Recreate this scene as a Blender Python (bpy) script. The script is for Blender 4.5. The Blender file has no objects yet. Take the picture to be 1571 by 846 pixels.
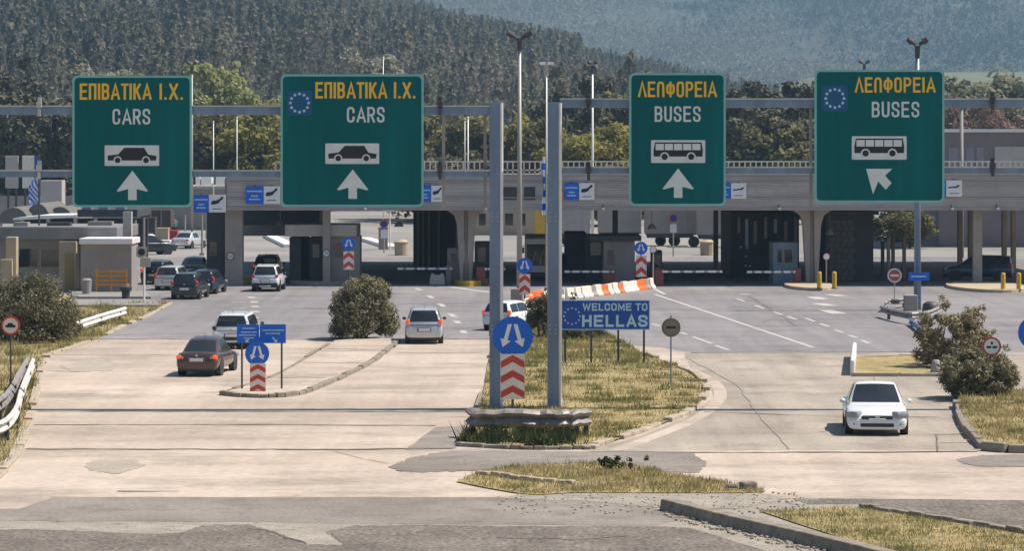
import bpy, bmesh, math, random
import numpy as np
from mathutils import Vector, Matrix
R = math.radians
random.seed(7)
SC = bpy.context.scene
COL = SC.collection
# ---------------------------------------------------------------- camera model (photo pixels 1571 x 846)
F, CX, HY, H = 4500.0, 785.5, 235.0, 8.4
def G(px, py, z=0.0):
    d = F * (H - z) / (py - HY)
    return Vector(((px - CX) * d / F, d, z))
def A(px, py, d):
    return Vector(((px - CX) * d / F, d, H - (py - HY) * d / F))
def D(py, z=0.0):
    return F * (H - z) / (py - HY)
cam_d = bpy.data.cameras.new('camera')
cam = bpy.data.objects.new('camera', cam_d); COL.objects.link(cam)
cam.location = (0, 0, H); cam.rotation_euler = (R(90), 0, 0)
cam_d.sensor_width = 36.0; cam_d.lens = 36.0 * F / 1571.0
cam_d.shift_y = -(423.0 - HY) / 1571.0
cam_d.clip_start = 1.0; cam_d.clip_end = 20000.0
SC.camera = cam
# ---------------------------------------------------------------- light
SUN_EL, SUN_AZ = 57.0, 5.0          # azimuth counted from +X towards +Y
W = bpy.data.worlds.new('World'); SC.world = W; W.use_nodes = True
nt = W.node_tree; nt.nodes.clear()
sky = nt.nodes.new('ShaderNodeTexSky'); sky.sky_type = 'NISHITA'; sky.sun_disc = False
sky.sun_elevation = R(SUN_EL); sky.sun_rotation = R(90 - SUN_AZ)
sky.air_density = 1.0; sky.dust_density = 1.0; sky.ozone_density = 1.0
bg = nt.nodes.new('ShaderNodeBackground'); bg.inputs['Strength'].default_value = 0.07
wo = nt.nodes.new('ShaderNodeOutputWorld')
nt.links.new(sky.outputs[0], bg.inputs[0]); nt.links.new(bg.outputs[0], wo.inputs[0])
sd = bpy.data.lights.new('sun', 'SUN'); sd.energy = 5.0; sd.angle = R(0.5); sd.color = (1.0, 0.915, 0.80)
sun = bpy.data.objects.new('sun', sd); COL.objects.link(sun)
v = Vector((math.cos(R(SUN_EL)) * math.cos(R(SUN_AZ)), math.cos(R(SUN_EL)) * math.sin(R(SUN_AZ)), math.sin(R(SUN_EL))))
sun.rotation_euler = v.to_track_quat('Z', 'Y').to_euler(); sun.location = (40, 120, 60)
SC.view_settings.view_transform = 'Standard'; SC.view_settings.look = 'None'
SC.view_settings.exposure = 0.66; SC.view_settings.gamma = 1.0
SC.render.engine = 'CYCLES'
SC.cycles.use_denoising = True
SC.cycles.max_bounces = 6; SC.cycles.volume_bounces = 0; SC.cycles.transparent_max_bounces = 8
# ---------------------------------------------------------------- materials
MATS = {}
def _n(nt, t, **kw):
    n = nt.nodes.new(t)
    for k, val in kw.items():
        if k in n.inputs: n.inputs[k].default_value = val
        else: setattr(n, k, val)
    return n
def mat(name, col, rough=0.6, var=0.12, scale=2.0, metal=0.0, bump=0.0, bscale=None, stretch=(1, 1, 1), col2=None, emit=0.0, coat=0.0, detail=6.0, trans=0.0, world=False, spec=0.5):
    if name in MATS: return MATS[name]
    m = bpy.data.materials.new(name); m.use_nodes = True
    nt = m.node_tree; nt.nodes.clear()
    out = _n(nt, 'ShaderNodeOutputMaterial'); b = _n(nt, 'ShaderNodeBsdfPrincipled')
    b.inputs['Roughness'].default_value = rough; b.inputs['Metallic'].default_value = metal
    b.inputs['Coat Weight'].default_value = coat; b.inputs['Specular IOR Level'].default_value = spec
    src = None
    if world:
        g = _n(nt, 'ShaderNodeNewGeometry'); src = g.outputs['Position']
    else:
        tc = _n(nt, 'ShaderNodeTexCoord'); src = tc.outputs['Object']
    mp = _n(nt, 'ShaderNodeMapping'); mp.inputs['Scale'].default_value = stretch
    nt.links.new(src, mp.inputs[0])
    no = _n(nt, 'ShaderNodeTexNoise', Scale=scale, Detail=detail, Roughness=0.62)
    nt.links.new(mp.outputs[0], no.inputs['Vector'])
    cr = _n(nt, 'ShaderNodeValToRGB')
    c2 = col2 or tuple(min(1, c * (1 + var)) for c in col)
    c1 = col if col2 else tuple(c * (1 - var) for c in col)
    cr.color_ramp.elements[0].position = 0.3; cr.color_ramp.elements[1].position = 0.7
    cr.color_ramp.elements[0].color = (*c1, 1); cr.color_ramp.elements[1].color = (*c2, 1)
    nt.links.new(no.outputs['Fac'], cr.inputs[0])
    nt.links.new(cr.outputs[0], b.inputs['Base Color'])
    if bump:
        n2 = _n(nt, 'ShaderNodeTexNoise', Scale=bscale or scale * 6, Detail=5.0)
        nt.links.new(mp.outputs[0], n2.inputs['Vector'])
        bp = _n(nt, 'ShaderNodeBump', Strength=bump, Distance=0.05)
        nt.links.new(n2.outputs['Fac'], bp.inputs['Height']); nt.links.new(bp.outputs[0], b.inputs['Normal'])
    if emit:
        nt.links.new(cr.outputs[0], b.inputs['Emission Color']); b.inputs['Emission Strength'].default_value = emit
    if trans:
        tr = _n(nt, 'ShaderNodeBsdfTranslucent'); mx = _n(nt, 'ShaderNodeMixShader', Fac=trans)
        nt.links.new(cr.outputs[0], tr.inputs[0]); nt.links.new(b.outputs[0], mx.inputs[1]); nt.links.new(tr.outputs[0], mx.inputs[2])
        nt.links.new(mx.outputs[0], out.inputs[0])
    else:
        nt.links.new(b.outputs[0], out.inputs[0])
    MATS[name] = m
    return m
def ground_mat(name, c1, c2, big=0.06, mid=0.5, fine=9.0, dark=None, dpos=0.62, stretch=(1, 1, 1), rough=0.9, bump=0.25, finevar=0.12, streak=0.0):
    """three octaves of wear on a world-space sheet: broad patches, stains, aggregate"""
    m = bpy.data.materials.new(name); m.use_nodes = True
    nt = m.node_tree; nt.nodes.clear()
    out = _n(nt, 'ShaderNodeOutputMaterial'); b = _n(nt, 'ShaderNodeBsdfPrincipled', Roughness=rough)
    b.inputs['Specular IOR Level'].default_value = 0.25
    g = _n(nt, 'ShaderNodeNewGeometry'); mp = _n(nt, 'ShaderNodeMapping'); mp.inputs['Scale'].default_value = stretch
    nt.links.new(g.outputs['Position'], mp.inputs[0])
    def noise(s, d=6.0, r=0.6, w=mp):
        n = _n(nt, 'ShaderNodeTexNoise', Scale=s, Detail=d, Roughness=r)
        nt.links.new(w.outputs[0], n.inputs['Vector']); return n
    n1 = noise(big, 8.0, 0.65); n2 = noise(mid, 8.0, 0.7); n3 = noise(fine, 3.0, 0.6)
    r1 = _n(nt, 'ShaderNodeValToRGB'); r1.color_ramp.elements[0].position = 0.35; r1.color_ramp.elements[1].position = 0.65
    r1.color_ramp.elements[0].color = (*c1, 1); r1.color_ramp.elements[1].color = (*c2, 1)
    nt.links.new(n1.outputs['Fac'], r1.inputs[0])
    cur = r1.outputs[0]
    if dark:
        r2 = _n(nt, 'ShaderNodeValToRGB'); r2.color_ramp.elements[0].position = dpos - 0.08; r2.color_ramp.elements[1].position = dpos + 0.1
        nt.links.new(n2.outputs['Fac'], r2.inputs[0])
        mx = _n(nt, 'ShaderNodeMix', data_type='RGBA'); mx.inputs['B'].default_value = (*dark, 1)
        for s in mx.inputs:
            pass
        nt.links.new(r2.outputs[0], mx.inputs[0]); nt.links.new(cur, mx.inputs[6]); mx.inputs[7].default_value = (*dark, 1)
        cur = mx.outputs[2]
    if streak:
        mp2 = _n(nt, 'ShaderNodeMapping'); mp2.inputs['Scale'].default_value = (.9, .035, 1); nt.links.new(g.outputs['Position'], mp2.inputs[0])
        ns = noise(1.0, 5.0, .6, mp2); rs = _n(nt, 'ShaderNodeMapRange'); rs.inputs['From Min'].default_value = .35; rs.inputs['From Max'].default_value = .65
        rs.inputs['To Min'].default_value = 1 - streak; rs.inputs['To Max'].default_value = 1 + streak * .5; nt.links.new(ns.outputs['Fac'], rs.inputs[0])
        ms = _n(nt, 'ShaderNodeMix', data_type='RGBA', blend_type='MULTIPLY'); ms.inputs[0].default_value = 1.0
        nt.links.new(cur, ms.inputs[6]); nt.links.new(rs.outputs[0], ms.inputs[7]); cur = ms.outputs[2]
    mr = _n(nt, 'ShaderNodeMapRange'); mr.inputs['From Min'].default_value = 0.3; mr.inputs['From Max'].default_value = 0.7
    mr.inputs['To Min'].default_value = 1 - finevar; mr.inputs['To Max'].default_value = 1 + finevar
    nt.links.new(n3.outputs['Fac'], mr.inputs[0])
    mul = _n(nt, 'ShaderNodeMix', data_type='RGBA', blend_type='MULTIPLY'); mul.inputs[0].default_value = 1.0
    nt.links.new(cur, mul.inputs[6]); nt.links.new(mr.outputs[0], mul.inputs[7])
    nt.links.new(mul.outputs[2], b.inputs['Base Color'])
    bp = _n(nt, 'ShaderNodeBump', Strength=bump, Distance=0.03)
    nt.links.new(n3.outputs['Fac'], bp.inputs['Height']); nt.links.new(bp.outputs[0], b.inputs['Normal'])
    nt.links.new(b.outputs[0], out.inputs[0])
    MATS[name] = m
    return m
def leaf_mat(name, c1, c2, scale=0.6, trans=0.35, rough=0.7):
    return mat(name, c1, rough, col2=c2, scale=scale, trans=trans, detail=4.0, world=True, spec=0.2)
# ---------------------------------------------------------------- objects
WL = {}
def wl(o): return WL.get(o.name, Vector((0, 0, 0))) if o else Vector((0, 0, 0))
def thing(name, label, cat, loc=(0, 0, 0), group=None, rz=0.0):
    o = bpy.data.objects.new(name, None); COL.objects.link(o); o.empty_display_size = 0.3
    o.location = loc; o.rotation_euler = (0, 0, rz); o['label'] = label; o['category'] = cat
    if group: o['group'] = group
    WL[o.name] = Vector(loc); return o
def tag(o, label, cat, group=None, kind=None):
    if label: o['label'] = label
    if cat: o['category'] = cat
    if group: o['group'] = group
    if kind: o['kind'] = kind
    return o
def copy_tree(o, parent=None):
    c = o.copy(); COL.objects.link(c)
    if parent: c.parent = parent
    for ch in list(o.children): copy_tree(ch, c)
    return c
class MB:
    def __init__(s): s.v = []; s.f = []; s.mi = []; s.cur = 0
    def add(s, vs, fs):
        n = len(s.v); s.v += [tuple(p) for p in vs]; s.f += [tuple(i + n for i in f) for f in fs]; s.mi += [s.cur] * len(fs); return s
    def box(s, c, size, rz=0.0, taper=None):
        x, y, z = size[0] / 2, size[1] / 2, size[2] / 2
        t = taper or (1, 1)
        pts = [(-x, -y, -z), (x, -y, -z), (x, y, -z), (-x, y, -z), (-x * t[0], -y * t[1], z), (x * t[0], -y * t[1], z), (x * t[0], y * t[1], z), (-x * t[0], y * t[1], z)]
        m = Matrix.Rotation(rz, 3, 'Z'); c = Vector(c)
        return s.add([m @ Vector(p) + c for p in pts], [(3, 2, 1, 0), (4, 5, 6, 7), (0, 1, 5, 4), (1, 2, 6, 5), (2, 3, 7, 6), (3, 0, 4, 7)])
    def span(s, a, b):      # box between two opposite corners
        a, b = Vector(a), Vector(b); return s.box((a + b) / 2, [abs(q) for q in (b - a)])
    def prism(s, poly, y0, y1):     # poly of (x, z), extruded along y
        n = len(poly)
        vs = [(p[0], y0, p[1]) for p in poly] + [(p[0], y1, p[1]) for p in poly]
        fs = [tuple(range(n)), tuple(range(2 * n - 1, n - 1, -1))] + [(i, i + n, (i + 1) % n + n, (i + 1) % n) for i in range(n)]
        return s.add(vs, fs)
    def slab(s, poly, z0, z1):      # poly of (x, y), extruded along z
        n = len(poly)
        vs = [(p[0], p[1], z0) for p in poly] + [(p[0], p[1], z1) for p in poly]
        fs = [tuple(range(n - 1, -1, -1)), tuple(range(n, 2 * n))] + [(i, (i + 1) % n, (i + 1) % n + n, i + n) for i in range(n)]
        return s.add(vs, fs)
    def tube(s, a, b, r, r2=None, n=10, cap=True):
        a, b = Vector(a), Vector(b); r2 = r if r2 is None else r2
        q = (b - a).to_track_quat('Z', 'Y')
        ring = [Vector((math.cos(2 * math.pi * i / n), math.sin(2 * math.pi * i / n), 0)) for i in range(n)]
        vs = [q @ (p * r) + a for p in ring] + [q @ (p * r2) + b for p in ring]
        fs = [(i, (i + 1) % n, (i + 1) % n + n, i + n) for i in range(n)]
        if cap: fs += [tuple(range(n - 1, -1, -1)), tuple(range(n, 2 * n))]
        return s.add(vs, fs)
    def path(s, pts, rs, n=8):
        pts = [Vector(p) for p in pts]
        for i in range(len(pts) - 1):
            s.tube(pts[i], pts[i + 1], rs[i] if isinstance(rs, (list, tuple)) else rs, rs[i + 1] if isinstance(rs, (list, tuple)) else rs, n)
        return s
    def lathe(s, prof, c, n=20, axis='Z'):   # prof of (r, h)
        vs, fs = [], []
        for r, h in prof:
            for i in range(n):
                a = 2 * math.pi * i / n; p = (r * math.cos(a), r * math.sin(a), h)
                if axis == 'X': p = (p[2], p[0], p[1])
                if axis == 'Y': p = (p[0], p[2], p[1])
                vs.append((p[0] + c[0], p[1] + c[1], p[2] + c[2]))
        m = len(prof)
        for j in range(m - 1):
            for i in range(n):
                fs.append((j * n + i, j * n + (i + 1) % n, (j + 1) * n + (i + 1) % n, (j + 1) * n + i))
        fs += [tuple(range(n - 1, -1, -1)), tuple(range((m - 1) * n, m * n))]
        return s.add(vs, fs)
    def disc(s, c, r, thick=0.02, n=32):      # faces the camera (-Y)
        return s.prism([(c[0] + r * math.cos(2 * math.pi * i / n), c[2] + r * math.sin(2 * math.pi * i / n)) for i in range(n)], c[1], c[1] + thick)
    def ring(s, c, r, w, thick=0.01, n=32):
        for i in range(n):
            a, b = 2 * math.pi * i / n, 2 * math.pi * (i + 1) / n
            P = [(c[0] + q * math.cos(t), c[2] + q * math.sin(t)) for q, t in ((r, a), (r, b), (r - w, b), (r - w, a))]
            vs = [(x, c[1], z) for x, z in P] + [(x, c[1] + thick, z) for x, z in P]
            s.add(vs, [(0, 1, 2, 3), (0, 4, 5, 1), (2, 6, 7, 3)])
        return s
    def build(s, name, m, parent=None, smooth=False, bevel=0.0, seg=2, local=False, subsurf=0, recalc=True):
        me = bpy.data.meshes.new(name)
        off = Vector((0, 0, 0)) if local else wl(parent)
        me.from_pydata([tuple(Vector(p) - off) for p in s.v], [], s.f)
        ms = m if isinstance(m, (list, tuple)) else [m]
        for q in ms: me.materials.append(q)
        if len(ms) > 1: me.polygons.foreach_set('material_index', s.mi)
        if recalc:
            bm = bmesh.new(); bm.from_mesh(me); bmesh.ops.recalc_face_normals(bm, faces=bm.faces); bm.to_mesh(me); bm.free()
        if smooth: me.polygons.foreach_set('use_smooth', [True] * len(me.polygons))
        me.update()
        o = bpy.data.objects.new(name, me); COL.objects.link(o)
        if parent: o.parent = parent
        WL[o.name] = wl(parent)
        if bevel:
            b = o.modifiers.new('bevel', 'BEVEL'); b.width = bevel; b.segments = seg; b.limit_method = 'ANGLE'; b.angle_limit = R(35)
        if subsurf:
            q = o.modifiers.new('sub', 'SUBSURF'); q.levels = subsurf; q.render_levels = subsurf
        return o
def struct(o): o['kind'] = 'structure'; return o
def sheet(name, pts, z, m, world=False):
    mb = MB()
    P = [Vector((p[0], p[1], z)) if world else G(p[0], p[1], 0) for p in pts]
    mb.add([(p.x, p.y, z) for p in P], [tuple(range(len(P)))])
    o = mb.build(name, m, recalc=False)
    if o.data.polygons[0].normal.z < 0: o.data.flip_normals()
    return struct(o)
def ragged(pts, amp, n=8, seed=1, closed=True):
    """adds small irregular steps along a pixel outline"""
    rnd = random.Random(seed); out = []
    L = len(pts)
    for i in range(L if closed else L - 1):
        a, b = pts[i], pts[(i + 1) % L]
        for k in range(n):
            t = k / n
            j = 0 if k == 0 else 1
            out.append((a[0] + (b[0] - a[0]) * t + rnd.uniform(-amp, amp) * j, a[1] + (b[1] - a[1]) * t + rnd.uniform(-amp, amp) * 0.35 * j))
    if not closed: out.append(pts[-1])
    return out
def strip(mb, pts, w, z0, z1, gaps=None):
    """a raised band w metres wide along world points"""
    P = [Vector((p[0], p[1], 0)) for p in pts]
    L, Rr = [], []
    for i, p in enumerate(P):
        a = P[max(0, i - 1)]; b = P[min(len(P) - 1, i + 1)]
        t = (b - a).normalized(); nn = Vector((-t.y, t.x, 0)) * w / 2
        L.append(p + nn); Rr.append(p - nn)
    vs, fs = [], []
    for a, b in zip(L, Rr):
        vs += [(a.x, a.y, z0), (a.x, a.y, z1), (b.x, b.y, z1), (b.x, b.y, z0)]
    for i in range(len(P) - 1):
        for k in range(3):
            fs.append((i * 4 + k, i * 4 + k + 1, i * 4 + k + 5, i * 4 + k + 4))
    e = (len(P) - 1) * 4
    fs += [(0, 3, 2, 1), (e, e + 1, e + 2, e + 3)]
    mb.add(vs, fs); return mb
def smooth_px(pts, n=6):
    out = []
    for i in range(len(pts) - 1):
        p0 = pts[max(0, i - 1)]; p1 = pts[i]; p2 = pts[i + 1]; p3 = pts[min(len(pts) - 1, i + 2)]
        for k in range(n):
            t = k / n; t2, t3 = t * t, t * t * t
            out.append(tuple(0.5 * (2 * p1[j] + (p2[j] - p0[j]) * t + (2 * p0[j] - 5 * p1[j] + 4 * p2[j] - p3[j]) * t2 + (3 * p1[j] - p0[j] - 3 * p2[j] + p3[j]) * t3) for j in (0, 1)))
    out.append(pts[-1]); return out
def _o(x0, x1, y0, y1, c=.2):
    return [(x0 + c * 1.1, y1), (x1 - c * 1.1, y1), (x1 - c * .3, y1 - c * .35), (x1, y1 - c), (x1, y0 + c), (x1 - c * .3, y0 + c * .35), (x1 - c * 1.1, y0), (x0 + c * 1.1, y0), (x0 + c * .3, y0 + c * .35), (x0, y0 + c), (x0, y1 - c), (x0 + c * .3, y1 - c * .35), (x0 + c * 1.1, y1)]
_P = [(0, 1), (.62, 1), (.9, .94), (1, .82), (1, .66), (.9, .53), (.62, .47), (0, .47)]
_C = [(1, .70), (1, .82), (.9, .95), (.66, 1), (.34, 1), (.1, .95), (0, .82), (0, .18), (.1, .05), (.34, 0), (.66, 0), (.9, .05), (1, .18), (1, .30)]
GL = {'E': [[(1, 1), (0, 1), (0, 0), (1, 0)], [(0, .52), (.86, .52)]], 'P_': [[(0, 0), (0, 1), (1, 1), (1, 0)]], 'I': [[(0, 0), (0, 1)]],
 'B': [[(0, 0), (0, 1)], [(0, 1), (.6, 1), (.86, .95), (.96, .82), (.96, .70), (.86, .57), (.6, .52), (0, .52)], [(0, .52), (.64, .52), (.9, .47), (1, .34), (1, .18), (.9, .05), (.64, 0), (0, 0)]],
 'A': [[(0, 0), (.5, 1), (1, 0)], [(.2, .28), (.8, .28)]], 'L_': [[(0, 0), (.5, 1), (1, 0)]], 'T': [[(0, 1), (1, 1)], [(.5, 1), (.5, 0)]],
 'K': [[(0, 0), (0, 1)], [(1, 1), (.04, .40)], [(.36, .60), (1, 0)]], 'X': [[(0, 0), (1, 1)], [(0, 1), (1, 0)]], '.': [[(0, 0), (0, .02)]],
 'C': [_C], 'R': [[(0, 0), (0, 1)], _P, [(.5, .47), (1, 0)]], 'S': [[(1, .76), (.96, .92), (.72, 1), (.28, 1), (.05, .93), (0, .78), (.05, .62), (.3, .54), (.7, .46), (.95, .38), (1, .22), (.95, .07), (.72, 0), (.28, 0), (.04, .08), (0, .24)]],
 'U': [[(0, 1), (0, .2), (.1, .05), (.35, 0), (.65, 0), (.9, .05), (1, .2), (1, 1)]], 'O': [_o(0, 1, 0, 1)], 'P': [[(0, 0), (0, 1)], _P],
 'F_': [[(.5, 0), (.5, 1)], _o(0, 1, .2, .84, .22)], 'O_': [[(0, 0), (0, .76), (.1, .94), (.34, 1), (.66, 1), (.9, .94), (1, .76), (1, 0)]],
 'W': [[(0, 1), (.24, 0), (.5, .9), (.76, 0), (1, 1)]], 'L': [[(0, 1), (0, 0), (1, 0)]], 'M': [[(0, 0), (0, 1), (.5, .2), (1, 1), (1, 0)]], 'H': [[(0, 0), (0, 1)], [(1, 0), (1, 1)], [(0, .52), (1, .52)]],
 '2': [[(0, .74), (.06, .92), (.3, 1), (.7, 1), (.94, .92), (1, .74), (.9, .55), (0, 0), (1, 0)]], '0': [_o(0, 1, 0, 1, .24)]}
ALIAS = {'\u0395': 'E', '\u03a0': 'P_', '\u0399': 'I', '\u0392': 'B', '\u0391': 'A', '\u03a4': 'T', '\u039a': 'K', '\u039b': 'L_', '\u03a9': 'O_', '\u03a6': 'F_', '\u039f': 'O', '\u03a1': 'P'}
WID = {'I': 0, '.': 0, 'M': .8, 'W': 1.0, 'L': .5, 'A': .66, 'L_': .62, 'O_': .5, 'F_': .62}
def text(name, s, x0, x1, z0, z1, y, m, parent, sw=.15, thick=.006, aspect=.5, gap=.22):
    """road-sign lettering drawn with a round-cornered stroke alphabet, proud of a board that faces -Y"""
    h = z1 - z0; st = sw * h; items = []; cur = 0.0
    for ch in s:
        if ch == ' ': cur += .42; continue
        k = ALIAS.get(ch, ch); w = WID.get(k, aspect); items.append((k, cur, w)); cur += w + sw + gap * (.75 if k in ('A', 'L_', 'T') else 1)
    k, c, w = items[-1]; total = c + w + sw; fx = (x1 - x0) / (total * h); mb = MB(); lay = 0
    for k, c, w in items:
        for line in GL[k]:
            if len(line) > 6:
                sharp = {(0, 0), (0, 1), (0, .52), (0, .47)} if k in ('P', 'B', 'R') else ({(0, 0), (1, 0)} if k in ('O_', '2') else set()); cl = line[0] == line[-1]
                for _r in range(2):
                    new = [] if cl else [line[0]]
                    for a_, b_ in zip(line, line[1:]):
                        A_ = a_ if a_ in sharp else (a_[0] * .75 + b_[0] * .25, a_[1] * .75 + b_[1] * .25); B_ = b_ if b_ in sharp else (a_[0] * .25 + b_[0] * .75, a_[1] * .25 + b_[1] * .75)
                        for c_ in (A_, B_):
                            if not new or (abs(c_[0] - new[-1][0]) + abs(c_[1] - new[-1][1])) > 1e-6: new.append(c_)
                    if cl:
                        if new[0] != new[-1]: new.append(new[0])
                    elif new[-1] != line[-1]: new.append(line[-1])
                    line = new
            pts = [Vector((x0 + (c * h + st / 2 + p[0] * w * h) * fx, z0 + st / 2 + p[1] * (h - st))) for p in line]
            closed = (pts[0] - pts[-1]).length < 1e-6; n = len(pts); Lp, Rp = [], []
            for i, p in enumerate(pts):
                a = pts[i - 1] if i > 0 else (pts[-2] if closed else None); b = pts[i + 1] if i < n - 1 else (pts[1] if closed else None)
                t1 = (p - a).normalized() if a is not None else None; t2 = (b - p).normalized() if b is not None else None
                t1 = t1 or t2; t2 = t2 or t1; tt = (t1 + t2); tt = tt.normalized() if tt.length > 1e-4 else t2
                nn = Vector((-tt.y, tt.x)); q = max(.45, nn.dot(Vector((-t2.y, t2.x)))); e = st / 2 / q
                ext = Vector((0, 0))
                if not closed and i == 0: ext = -t2 * st * .48
                if not closed and i == n - 1: ext = t1 * st * .48
                Lp.append(p + nn * e + ext); Rp.append(p - nn * e + ext)
            yy = y - thick - .0012 * (lay % 4); lay += 1
            for i in range(n - 1): mb.add([(v.x, yy, v.y) for v in (Lp[i], Lp[i + 1], Rp[i + 1], Rp[i])], [(0, 1, 2, 3)])
    return mb.build(name, m, parent, recalc=False)
def rrect(x0, x1, z0, z1, r, n=5):
    pts = []
    for cx, cz, a0 in ((x1 - r, z1 - r, 0), (x0 + r, z1 - r, 90), (x0 + r, z0 + r, 180), (x1 - r, z0 + r, 270)):
        for k in range(n + 1):
            a = R(a0 + 90 * k / n); pts.append((cx + r * math.cos(a), cz + r * math.sin(a)))
    return pts
def star(cx, cz, r):
    return [(cx + (r if k % 2 == 0 else r * 0.42) * math.sin(k * math.pi / 5), cz + (r if k % 2 == 0 else r * 0.42) * math.cos(k * math.pi / 5)) for k in range(10)]
# ---------------------------------------------------------------- common materials
M = {}
M['concrete'] = ground_mat('pale_concrete', (0.385, 0.315, 0.262), (0.52, 0.435, 0.368), 0.09, 0.30, 7, dark=(0.30, 0.255, 0.212), dpos=0.545, finevar=0.16, streak=.10, stretch=(0.5, 1, 1))
M['lane'] = ground_mat('grey_concrete', (0.29, 0.25, 0.21), (0.39, 0.34, 0.285), 0.1, 0.3, 7, dark=(0.245, 0.21, 0.18), dpos=0.56, finevar=0.16, streak=.14)
M['asphalt'] = ground_mat('worn_asphalt', (0.19, 0.178, 0.184), (0.26, 0.244, 0.252), 0.07, 0.3, 7, dark=(0.165, 0.149, 0.145), dpos=0.58, finevar=0.16, streak=.14, stretch=(0.6, 1, 1))
M['lot'] = ground_mat('lot_paving', (0.20, 0.19, 0.18), (0.28, 0.265, 0.25), 0.05, 0.2, 8)
M['patch'] = ground_mat('smooth_asphalt', (0.195, 0.17, 0.15), (0.265, 0.235, 0.21), 0.25, 0.7, 9, dark=(0.155, 0.135, 0.12), dpos=0.58, finevar=0.2)
M['coarse'] = ground_mat('coarse_asphalt', (0.12, 0.102, 0.088), (0.185, 0.16, 0.14), 0.5, 1.2, 9, dark=(0.225, 0.20, 0.17), dpos=0.62, finevar=0.6, bump=0.9)
M['gravel'] = ground_mat('eroded_gravel', (0.25, 0.225, 0.19), (0.34, 0.305, 0.26), 0.8, 2.0, 20, dark=(0.16, 0.14, 0.12), dpos=0.6, finevar=0.4, bump=0.8)
M['earth'] = ground_mat('dry_earth', (0.24, 0.185, 0.085), (0.38, 0.295, 0.15), 0.25, 0.9, 8, dark=(0.15, 0.14, 0.055), dpos=0.55, finevar=0.35, bump=0.8)
M['field'] = ground_mat('plain', (0.09, 0.09, 0.045), (0.14, 0.13, 0.06), 0.02, 0.1, 2)
M['kerb'] = mat('kerb_stone', (0.36, 0.30, 0.23), 0.85, 0.25, 1.6, bump=0.4)
M['kerb_grey'] = mat('grey_kerb', (0.22, 0.19, 0.155), 0.9, 0.3, 2.5, bump=0.5)
M['crack'] = mat('joint_tar_and_shadow', (0.13, 0.11, 0.09), 0.95, 0.4, 1.0)
M['line'] = mat('worn_paint', (0.44, 0.42, 0.39), 0.7, 0.22, 2.5)
M['steel'] = mat('blue_grey_paint', (0.17, 0.235, 0.33), 0.42, 0.22, 2.2, metal=0.25, stretch=(1, 1, .15))
M['galv'] = mat('galvanised_steel', (0.50, 0.50, 0.49), 0.38, 0.15, 1.5, metal=0.55)
M['galv_white'] = mat('pale_galvanised', (0.72, 0.71, 0.69), 0.45, 0.12, 1.5, metal=0.1)
M['pole'] = mat('grey_pole', (0.33, 0.31, 0.28), 0.5, 0.12, 1.0, metal=0.3)
M['dark'] = mat('dark_metal', (0.05, 0.05, 0.055), 0.55, 0.2, 2.0)
M['teal'] = mat('teal_sheeting', (0.0, 0.11, 0.115), 0.5, 0.2, 1.2, spec=.15, stretch=(1, 1, .12))
M['teal_rim'] = mat('pale_teal_edge', (0.20, 0.47, 0.46), 0.5, 0.1, 1.0)
M['yellow_txt'] = mat('amber_lettering', (0.86, 0.50, 0.02), 0.5, 0.1, 3.0)
M['white_txt'] = mat('white_lettering', (0.62, 0.68, 0.68), 0.5, 0.08, 3.0)
M['white'] = mat('white_sheeting', (0.74, 0.75, 0.76), 0.5, 0.06, 2.0)
M['black'] = mat('black_vinyl', (0.012, 0.013, 0.018), 0.5, 0.2, 2.0)
M['blue'] = mat('blue_sheeting', (0.0, 0.065, 0.36), 0.42, 0.08, 0.8)
M['blue_disc'] = mat('bright_blue_sheeting', (0.0, 0.12, 0.60), 0.42, 0.08, 0.8)
M['blue_eu'] = mat('emblem_blue', (0.0, 0.08, 0.21), 0.45, 0.06, 1.0)
M['star'] = mat('pale_star', (0.45, 0.66, 0.85), 0.5, 0.1, 2.0)
M['red'] = mat('red_sheeting', (0.50, 0.055, 0.03), 0.5, 0.12, 2.0)
M['orange'] = mat('orange_plastic', (0.85, 0.16, 0.03), 0.45, 0.12, 2.0)
M['white_pl'] = mat('white_plastic', (0.72, 0.66, 0.58), 0.5, 0.12, 2.5)
M['yellow'] = mat('yellow_paint', (0.55, 0.36, 0.03), 0.6, 0.18, 2.5)
M['fascia'] = None
M['wall'] = mat('grey_render', (0.27, 0.245, 0.23), 0.85, 0.14, 0.6, bump=0.1)
M['wall_pale'] = mat('pale_render', (0.42, 0.39, 0.36), 0.85, 0.12, 0.6)
M['wall_beige'] = mat('beige_render', (0.40, 0.33, 0.24), 0.85, 0.14, 0.6)
M['pier'] = mat('cast_concrete', (0.33, 0.295, 0.265), 0.85, 0.16, 0.7, bump=0.15)
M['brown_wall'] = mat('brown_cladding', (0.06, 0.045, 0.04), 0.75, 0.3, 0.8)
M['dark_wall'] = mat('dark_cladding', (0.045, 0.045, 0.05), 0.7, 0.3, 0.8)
M['roof_white'] = mat('white_roof_sheet', (0.70, 0.70, 0.69), 0.5, 0.08, 0.8)
M['glass'] = mat('dark_glass', (0.018, 0.022, 0.027), 0.06, 0.1, 1.0, spec=0.8)
M['tyre'] = mat('tyre_rubber', (0.018, 0.018, 0.018), 0.85, 0.2, 6.0)
M['rim'] = mat('alloy_rim', (0.42, 0.43, 0.44), 0.35, 0.1, 3.0, metal=0.7)
M['trim'] = mat('black_trim', (0.022, 0.022, 0.024), 0.6, 0.2, 4.0)
M['lamp_red'] = mat('red_lamp_lens', (0.55, 0.035, 0.015), 0.2, 0.1, 8.0)
M['lamp_lit'] = mat('lit_red_lamp', (0.85, 0.10, 0.025), 0.25, 0.1, 8.0, emit=0.25)
M['lamp_clear'] = mat('clear_lamp_lens', (0.24, 0.26, 0.29), 0.08, 0.35, 12.0)
M['plate'] = mat('number_plate', (0.62, 0.63, 0.64), 0.5, 0.2, 14.0)
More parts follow.
